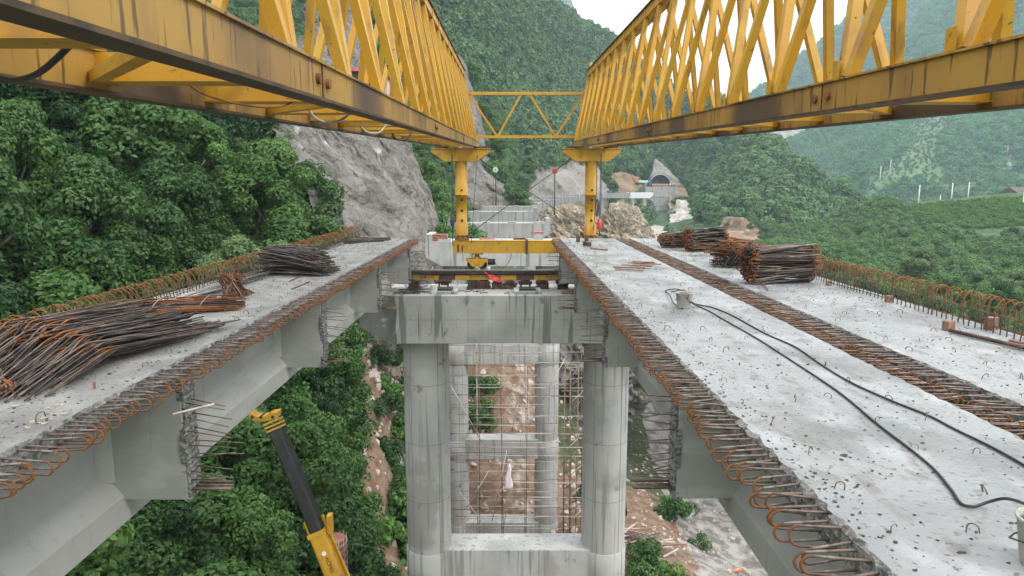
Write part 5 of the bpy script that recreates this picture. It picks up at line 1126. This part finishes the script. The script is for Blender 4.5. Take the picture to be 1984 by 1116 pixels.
heap('rebar_pile', bars, ['bar', 'rust'], 'small tent shaped pile of rusty bars between the brown bundle and the dark stack', 'rebar pile')
bars = []
for i in range(55):
    s = Vector((-4.78, 10.0, 0)) + Vector((q.uniform(-.1, .2), q.uniform(-1.2, .3), q.uniform(.012, .1))); e = s + Vector((q.uniform(.2, .45), q.uniform(1.6, 2.2), 0)); e.z = q.uniform(.012, .14); bars.append(([s, e], .009, [0]))
heap('rebar_bundle', bars, ['railtop'], 'loose sheaf of grey straight bars along the outer hoops of the left deck', 'rebar bundle')
bars = []
for i in range(240):
    h = q.random() ** .8 * .50; wx = .5 * (1 - h * .8); cx_ = -4.0; s = Vector((cx_ - wx - q.uniform(0, .25), 12.45 + q.uniform(-.35, .5), h + .012)); e = Vector((cx_ + wx + q.uniform(0, .3) + .05, 12.2 + q.uniform(-.3, .6), max(.012, h * q.uniform(.45, 1)))); mdl = (s + e) / 2 + Vector((0, q.uniform(-.05, .05), q.uniform(-.01, .05))); 
    if e.x > -3.1: e.x = -3.1 + q.uniform(-.1, .06)
    bars.append(([s, mdl, e], .0105, [0 if q.random() < .8 else 1] * 2))
heap('rebar_stack', bars, ['darkbar', 'bar'], 'tall untidy stack of dark bars across the left deck, farther than the brown bundle', 'rebar stack')
bars = [([Vector((-4.75 + q.uniform(0, .25), 19.3 + q.uniform(-.5, .7), .012 + q.random() * .12)), Vector((-3.85 + q.uniform(0, .3), 20.2 + q.uniform(-.4, .5), .012 + q.random() * .08))], .012, [0 if q.random() < .6 else 1]) for i in range(50)]
heap('rebar_bundle', bars, ['darkbar', 'plate'], 'thin scatter of dark bars at the far end of the left deck', 'rebar bundle')
for k, (a, c) in enumerate((((565, 560), (600, 545)), ((560, 545), (585, 533)), ((372, 575), (440, 590)))):
    p0, p1 = PZ(*a, .012), PZ(*c, .012); b = MB(); b.tube([p0, p1], .009, 5); tag(b.build('loose_bar', 'bar'), ['single bar lying on the left deck in front of the dark stack', 'shorter single bar beside it, nearer the outer hoops of the left deck', 'single bar sticking out of the brown bundle'][k], 'steel bar', 'single bars on the left deck')
p0, p1 = PZ(330, 800, -.02), PZ(415, 780, .05); b = MB(); b.tube([PZ(335, 803, -.03), PZ(415, 783, .02)], .009, 6); tag(b.build('loose_bar', 'bamboo'), 'pale straight bar lying over the loops at the edge of the left deck', 'steel bar')
# chunks of broken concrete
q = random.Random(31); cs = STONE
for k in range(60):
    px = q.gauss(115, 75); py = q.gauss(800, 22)
    if px < -20 or py < 770: continue
    p = PZ(px, py, 0)
    if p.x > -3.15 or p.x < -4.9: continue
    o = bpy.data.objects.new('concrete_chip', cs[k % 4].data); COL.objects.link(o); s = q.uniform(.03, .12); o.location = p; o.scale = (s, s * 1.2, s * .45); o.rotation_euler.z = q.uniform(0, 6)
    tag(o, 'flat grey concrete chip lying on the near end of the left deck', 'concrete chip', 'concrete chips on the left deck')
n_ = 1700; xx = np.where(rng.uniform(size=n_) < .5, rng.uniform(1.65, 3.25, n_), rng.uniform(3.9, 5.3, n_)); yy = rng.uniform(1, 2.4, n_) + rng.uniform(0, 1, n_) ** 1.6 * 18
k_ = rng.uniform(size=n_) < .35; xx = np.where(k_ & (xx < 3.4), 1.64 + rng.exponential(.12, n_), xx); P_ = np.stack([xx, np.abs(yy) + 1, np.full(n_, .002)], -1); P2 = np.stack([rng.uniform(-4.9, -3.15, 1500), 3 + rng.uniform(0, 1, 1500) ** 1.5 * 17, np.full(1500, .002)], -1)
P_ = np.concatenate([P_, P2]); GR = []
for q_ in STONE[:2]:
    me = q_.data.copy(); me.materials.clear(); me.materials.append(M['rough']); GR.append(raw('crumb', me))
scatter('grit', GR, P_, rng.uniform(.012, .05, len(P_)) * np.where(rng.uniform(size=len(P_)) < .03, 1.8, 1), 'crumbs of mortar and grit lying on the beam tops', tilt=.5)
p = PZ(183, 753, 0); b = MB(); b.box(-.008, .008, -.008, .008, 0, .055); o = b.build('steel_stub', 'brick'); o.location = p; tag(o, 'short red brown stub standing on the near left deck', 'stub')
# stacks of bent stirrups on the right deck
def stirrups(x0, x1, y, depth, h, n, label, r=.0095, skew=0, spread=.06, hooks=True, seed=0, lean=0, over=0, zf=lambda u: 1):
    q = random.Random(seed); bars = []; t = (x0 + x1) / 2
    for i in range(n):
        z = .012 + (h - .02) * q.random(); dy = q.uniform(-depth / 2, depth / 2); s = q.uniform(-1, 1) * spread
        sk = skew + q.uniform(-.16, .16); a = Vector((x0 + q.uniform(-spread, spread), y + dy - sk, z + s * .25)); c = Vector((x1 + q.uniform(-spread, spread), y + dy + sk, max(.012, z + q.uniform(-.11, .11) + lean * q.uniform(.4, 1))))
        a.z = max(.012, a.z)
        pts = [a, c]; ms = [0]
        if hooks:
            hk = q.uniform(.05, .13); e1 = a + Vector((-.02, q.uniform(-.05, .05), hk if z < h * .6 else -hk)); e2 = c + Vector((.02, q.uniform(-.05, .05), hk if z < h * .6 else -hk)); e1.z = max(.012, e1.z); e2.z = max(.012, e2.z)
            e3 = e1 + Vector((hk, q.uniform(-.05, .05), 0)); e4 = e2 - Vector((hk, q.uniform(-.05, .05), 0)); k = .03
            pts = [e3, e1, a + (e1 - a) * .4, a + (c - a).normalized() * k, c - (c - a).normalized() * k, c + (e2 - c) * .4, e2, e4]; mm_ = 2 if q.random() < .4 else 0; e_ = 1 if q.random() < .6 else mm_; ms = [e_, 1, e_, mm_, e_, 1, e_]
        bars.append((pts, r, ms))
    return heap('rebar_stack', bars, ['darkbar', 'rust', 'bar'], label, 'rebar stack', 'rebar stacks on the right deck')
stirrups(4.02, 5.12, 11.25, .5, .60, 120, 'nearest stack of bent stirrups on the right deck, with one long bar leaning off it', seed=1, r=.0125, lean=.03, skew=.05)
q = random.Random(41)
bars = []
for i in range(70): z = .02 + .5 * q.random(); bars.append(([Vector((3.98 + q.uniform(-.06, .12), 11.0 + q.uniform(-.1, .3), z)), Vector((4.0 + q.uniform(-.16, .1), 10.95 + q.uniform(-.1, .2), z + q.uniform(.05, .18))), Vector((4.12 + q.uniform(-.05, .1), 11.1, z + q.uniform(.05, .2)))], .009, [1 if q.random() < .5 else 0]))
bars.append(([PZ(1488, 562, .02), PZ(1478, 550, .03), PZ(1580, 512, .16)], .011, [1]))
for a in range(6): bars.append(([Vector((3.95, 11.2, .35)), Vector((3.9 - .05 * a, 11.25, .5 + .04 * a)), Vector((4.05, 11.3, .72 - .03 * a))], .009, [1]))
heap('rebar_pile', bars, ['darkbar', 'rust'], 'tangle of rusty hooked bar ends against the nearest stirrup stack on the right deck', 'rebar pile')
bars = []
for i in range(95):
    u = q.random(); base = Vector((4.18 + .75 * u + q.uniform(-.05, .05), 13.3 + q.uniform(-.2, .35), .012 + .1 * q.random())); top = base + Vector((q.uniform(.1, .42), q.uniform(-.1, .3), q.uniform(.18, .44))); e = top + Vector((-q.uniform(.2, .5), q.uniform(-.1, .2), q.uniform(-.02, .06)))
    bars.append(([base, top, top + (e - top) * .15, e], .0125, [0, 1, 1]))
for i in range(60): z = .02 + .42 * q.random(); bars.append(([Vector((4.12, 13.5 + q.uniform(-.2, .2), z)), Vector((4.9, 13.6 + q.uniform(-.2, .2), z * q.uniform(.8, 1.2)))], .0095, [1 if q.random() < .4 else 0]))
heap('rebar_stack', bars, ['darkbar', 'rust'], 'second stack on the right deck, bars leaning diagonally to the right', 'rebar stack')
stirrups(4.52, 5.42, 16.9, .55, .60, 120, 'third rebar stack on the right deck, square with rusty hooks at its left end', seed=3, r=.014)
stirrups(4.18, 4.72, 17.9, .5, .38, 110, 'farthest low dark rebar stack on the right deck, bars poking out leftward', seed=4, r=.013, spread=.16)
b = MB(); b.tube([(4.75, 16.2, .02), (4.75, 16.2, .08), (5.05, 16.2, .08), (5.05, 16.2, .02), (4.75, 16.2, .02)], .012, 6); tag(b.build('bent_stirrup', 'rust'), 'single small orange stirrup lying in front of the third stack', 'stirrup')
# flat steel or timber strips, cubes, buckets, hoses on the middle deck
q = random.Random(51)
for k, (a, c) in enumerate([((1190, 517), (1250, 519)), ((1192, 521), (1247, 524)), ((1205, 513), (1262, 516)), ((1218, 509), (1255, 511)), ((1228, 506), (1272, 511)), ((1240, 513), (1280, 512)), ((1224, 507), (1268, 508))]):
    p0, p1 = PZ(*a, .015 + .012 * k), PZ(*c, .015 + .012 * k); b = MB(); b.beam(p0, p1, .06, .02); tag(b.build('timber_strip', 'wood'), 'brown timber strip in the small pile on the middle beam', 'timber strip', 'timber strips on the middle beam')
for k, (px, py) in enumerate(((1120, 469), (1136, 467), (1133, 476), (1141, 477))):
    p = PZ(px, py, 0); b = MB(); b.box(-.055, .055, -.055, .055, .003, .11); b.box(-.03, .03, -.06, .06, .11, .118); o = b.build('steel_block', 'plate', None, .006); o.location = p; o.rotation_euler.z = q.uniform(-.3, .3); tag(o, 'small rusty steel block at the far end of the middle beam', 'steel block', 'steel blocks on the middle beam')
p0, p1 = PZ(1144, 481, .02), PZ(1176, 484, .02); b = MB(); b.beam(p0, p1, .05, .03); tag(b.build('timber_strip', 'wood'), 'single timber strip beside the small steel blocks', 'timber strip')
def bucket(loc, label, s=1, tilt=0):
    t = thing('mortar_bucket', loc, label, 'bucket', 'mortar buckets', .4); t.scale = (s, s, s); b = MB(); b.lathe([(.082, .003), (.085, .01), (.112, .2), (.118, .205), (.118, .215), (.108, .215), (.104, .17)], 28, cap=False); b.add([(.082 * math.cos(a), .082 * math.sin(a), .003) for a in np.linspace(0, math.tau, 28, endpoint=False)], [tuple(range(28))]); b.build('bucket_body', 'bucket', t)
    b = MB(); V = [(0, 0, .205)]; n = 24
    for j, r in enumerate((.04, .075, .104)): V += [(r * math.cos(k * math.tau / n), r * math.sin(k * math.tau / n), .2 - j * .008 + random.uniform(-.012, .02)) for k in range(n)]
    Fc = [(0, 1 + k, 1 + (k + 1) % n) for k in range(n)]
    for j in range(2): Fc += [(1 + j * n + k, 1 + (j + 1) * n + k, 1 + (j + 1) * n + (k + 1) % n, 1 + j * n + (k + 1) % n) for k in range(n)]
    b.add(V, Fc); b.build('mortar', 'mortar', t)
    b = MB(); b.tube([(.115, 0, .2), (.125, 0, .13), (.08, .1, .1), (0, .125, .09), (-.08, .1, .1), (-.125, 0, .13), (-.115, 0, .2)], .004, 5); b.build('handle', 'rope', t)
pb = PZ(1325, 597, 0); bucket((pb.x, pb.y, 0), 'mortar bucket standing on the middle beam with black hoses around it')
p2_ = PZ(1992, 1022, .0); bucket(PZ(2022, 1098, 0), 'mortar bucket cut by the picture edge at the lower right', 1.0)
def hosed(name, pxs, r, label, z=.013):
    P_ = np.array([list(PZ(px, py, (h + r))) for px, py, h in pxs]); P_ = cr(P_, len(pxs) * 8); P_[:, 2] = np.maximum(P_[:, 2], r + .002); b = MB(); b.tube([Vector(x) for x in P_], r, 8); return tag(b.build(name, 'cable'), label, 'hose', 'black hoses')
hosed('black_hose', [(1300, 566, 0), (1325, 562, .06), (1335, 575, .2), (1330, 578, .22), (1345, 590, .02), (1372, 602, 0), (1400, 618, 0), (1465, 655, 0), (1540, 703, 0), (1625, 760, 0), (1700, 822, 0), (1760, 868, 0), (1808, 908, 0), (1842, 948, 0), (1862, 976, 0), (1885, 982, 0), (1920, 971, .03), (1950, 966, .08), (1985, 976, .16), (2010, 992, .21)], .0078, 'longer black hose, ending in the bucket at the lower right edge')
hosed('black_hose', [(1322, 598, 0), (1306, 588, .02), (1298, 572, .03), (1290, 563, 0), (1310, 560, .02), (1330, 568, .05), (1345, 588, 0), (1380, 596, 0), (1420, 612, 0), (1480, 645, 0), (1540, 672, 0), (1590, 706, 0), (1650, 742, 0), (1730, 778, 0), (1800, 806, 0), (1850, 832, 0), (1920, 866, 0), (1990, 905, 0), (2080, 960, 0)], .0078, 'upper black hose on the middle beam, leaving the picture at the right edge')
# guard wire with wooden blocks on the right deck
for k, (px, py, s, lb) in enumerate(((1606, 553, .05, 'leftmost small wooden block on the line along the right deck'), (1722, 585, .06, 'wooden block on the line below the hoops of the right deck, second from the left'), (1837, 640, .07, 'wooden block at the end of the long pole on the right deck'), (1919, 638, .09, 'largest wooden block, close to the hoops of the right deck'))):
    p = PZ(px, py, 0); b = MB(); s *= .8; b.box(-s, s, -s * .7, s * .7, .003, s * 1.9); b.box(-s * .9, s * .9, -s * .6, s * .6, s * 1.9, s * 1.97); o = b.build('wooden_block', 'wood', None, .006); o.location = p; o.rotation_euler.z = .2 * k; tag(o, lb, 'wooden block', 'wooden blocks on the right deck')
for k, (a, c, r, lb) in enumerate((((1600, 545), (1718, 577), .006, 'thin rod lying along the right deck beside the hoops'), ((1840, 640), (2010, 680), .022, 'long rusty pole lying on the near right deck'), ((1925, 632), (2010, 655), .012, 'short bar from the largest wooden block to the picture edge'), ((1955, 660), (2000, 668), .014, 'red tipped bar end beside the long pole'))):
    b = MB(); b.tube([PZ(*a, r + .004 + (.05 if k in (0, 2) else 0)), PZ(*c, r + .006)], r, 7); tag(b.build('steel_rod', 'plate' if k != 3 else 'brick'), lb, 'rod', 'rods on the right deck')
# ------------------------------------------------------------------ far machines, poles, house
def excavator(p, rz, s, label):
    t = thing('excavator', p, label, 'excavator', None, rz); t.scale = (s,) * 3
    b = MB(); b.box(-1.6, 1.6, -1.3, -.7, 0, .8); b.box(-1.6, 1.6, .7, 1.3, 0, .8); b.build('tracks', 'under', t, bevel=.15); b = MB(); b.box(-1.7, 1.5, -1.2, 1.2, .9, 2.0); b.build('body', 'yellow', t, bevel=.1); b = MB(); b.box(-.2, 1.2, .1, 1.2, 2.0, 3.0); b.build('cab', 'yellow', t, bevel=.1)
    b = MB(); b.box(.0, 1.22, .08, 1.22, 2.3, 2.85); b.build('window', 'glass', t); b = MB(); b.beam((-1.3, -.3, 1.6), (-3.4, -.3, 4.2), .35, .5); b.beam((-3.3, -.3, 4.2), (-5.6, -.3, 4.0), .35, .45); b.build('boom', 'yellow', t); b = MB(); b.beam((-5.5, -.3, 4.2), (-6.5, -.3, 1.4), .3, .4); b.build('dipper_arm', 'yellow', t); b = MB(); b.prism([(-6.9, 1.5), (-6.2, 1.5), (-5.8, .6), (-6.5, .3)], 'y', -.8, .3); b.build('bucket', 'under', t)
p = PY(1237, 357, 300); excavator(p, 0, .9, 'small orange excavator working on the cut left of the tunnel')
def truck(p, rz, s, label, c='blue', bedm='blue'):
    t = thing('truck', p, label, 'truck', 'trucks near the tunnel', rz); t.scale = (s,) * 3
    b = MB(); b.prism([(2.0, .8), (3.8, .8), (3.8, 1.7), (3.5, 2.6), (2.0, 2.6)], 'y', -1.1, 1.1); b.build('cab', c, t, bevel=.08); b = MB(); b.box(3.0, 3.83, -1.12, 1.12, 1.75, 2.3); b.build('windscreen', 'glass', t); b = MB(); b.box(-3, 1.8, -1.15, 1.15, 1.0, 1.2); b.box(-3, 1.8, -1.15, -1.05, 1.2, 2.2); b.box(-3, 1.8, 1.05, 1.15, 1.2, 2.2); b.box(-3, -2.9, -1.05, 1.05, 1.2, 2.2); b.box(1.7, 1.8, -1.05, 1.05, 1.2, 2.3); b.build('load_bed', bedm, t)
    for x in (-2.2, -1.1, 2.8):
        for y in (-1.15, .85): b = MB(); b.tube([(x, y, .5), (x, y + .3, .5)], .5, 14, 0, smooth=False); b.build('wheel', 'black', t)
truck(PY(1181, 378, 235), 0, .75, 'blue dump truck on the track just right of the crane leg')
truck(PY(1248, 357, 292), 0, .75, 'blue and green truck parked beside the tunnel mouth', 'blue', 'green_p')
truck(PY(1312, 357, 292), 1.2, .45, 'small blue cart at the right side of the tunnel mouth')
n = 0
for px, p0, p1, Y, lb in ((1779, 398, 358, 181, 'concrete power pole at the left end of the field crest'), (1843, 388, 354, 178, 'concrete power pole on the field crest, middle of three'), (1875, 387, 353, 178, 'concrete power pole on the field crest, right of its close twin'), (1980, 415, 364, 150, 'tall concrete power pole at the right picture edge'), (1704, 408, 388, 188, 'short leaning pole at the left foot of the field'), (1737, 400, 383, 187, 'small pole between the leaning one and the field crest'), (1821, 392, 378, 200, 'slim low pole behind the field crest'), (1705, 348, 322, 330, 'pale pole on the lower slope of the hazy mountain'), (1725, 328, 310, 340, 'farthest pole, higher on the hazy mountain slope'), (1622, 375, 350, 330, 'faint pole with a crossarm left on the hazy slope')):
    a = PY(px, p0, Y); c = PY(px, p1, Y); t = thing('power_pole', a, lb, 'power pole', 'power poles'); h = c.z - a.z; r = .14 if Y < 250 else .16
    b = MB(); b.tube([(0, 0, -1.5), (0 if n != 4 else .3, 0, h)], [r * 1.2, r * .8], 8); b.build('pole', 'white', t)
    b = MB(); b.box(-.7, .7, -.06, .06, h * .86, h * .86 + .12); b.build('crossarm', 'plate', t)
    n += 1
p = PY(1990, 384, 165); t = thing('farmhouse', p - Vector((0, 0, 1)), 'low farmhouse with a dark tiled roof at the right edge of the field', 'house'); b = MB(); b.box(-4, 4, -3, 3, 0, 2.2); b.build('wall', 'plaster', t)
b = MB(); b.prism([(-3.8, 2.1), (3.8, 2.1), (0, 3.7)], 'x', -4.8, 4.8); b.build('roof', 'roof', t); b = MB(); b.box(-1.5, -.5, -3.03, -3, .8, 1.7); b.build('window', 'glass', t)
# green crop rows of the field
n = 1500; P = sample(hr, 20000, vmin=.5, vmax=.86); u_, v_ = proj(P); P = P[in_poly(u_, v_, [(1740, 402), (1850, 392), (2050, 380), (2050, 432), (1880, 445), (1800, 430)])]
scatter('crops', SHRUB, P, rng.uniform(.5, 1.1, len(P)), 'pale green maize rows on the field crest')
# ------------------------------------------------------------------ air
b = MB(); b.box(-1300, 1900, -60, 1500, -43.5, 520); hz = b.build('haze', 'white'); hm = bpy.data.materials.new('haze_air'); hm.use_nodes = True; hn = hm.node_tree; hn.nodes.clear(); oo = hn.nodes.new('ShaderNodeOutputMaterial'); pv = hn.nodes.new('ShaderNodeVolumePrincipled')
pv.inputs['Color'].default_value = (.70, .88, 1.0, 1); pv.inputs['Density'].default_value = .00033; pv.inputs['Anisotropy'].default_value = .1; hn.links.new(pv.outputs[0], oo.inputs['Volume']); hz.data.materials.clear(); hz.data.materials.append(hm); tag(hz, 'thin bluish summer haze filling the valley', None, None, 'stuff')
for o in list(bpy.data.objects):
    if o.users_collection and o.type == 'MESH' and o.parent is None and not o.get('label') and not o.get('kind'): print('UNTAGGED', o.name)
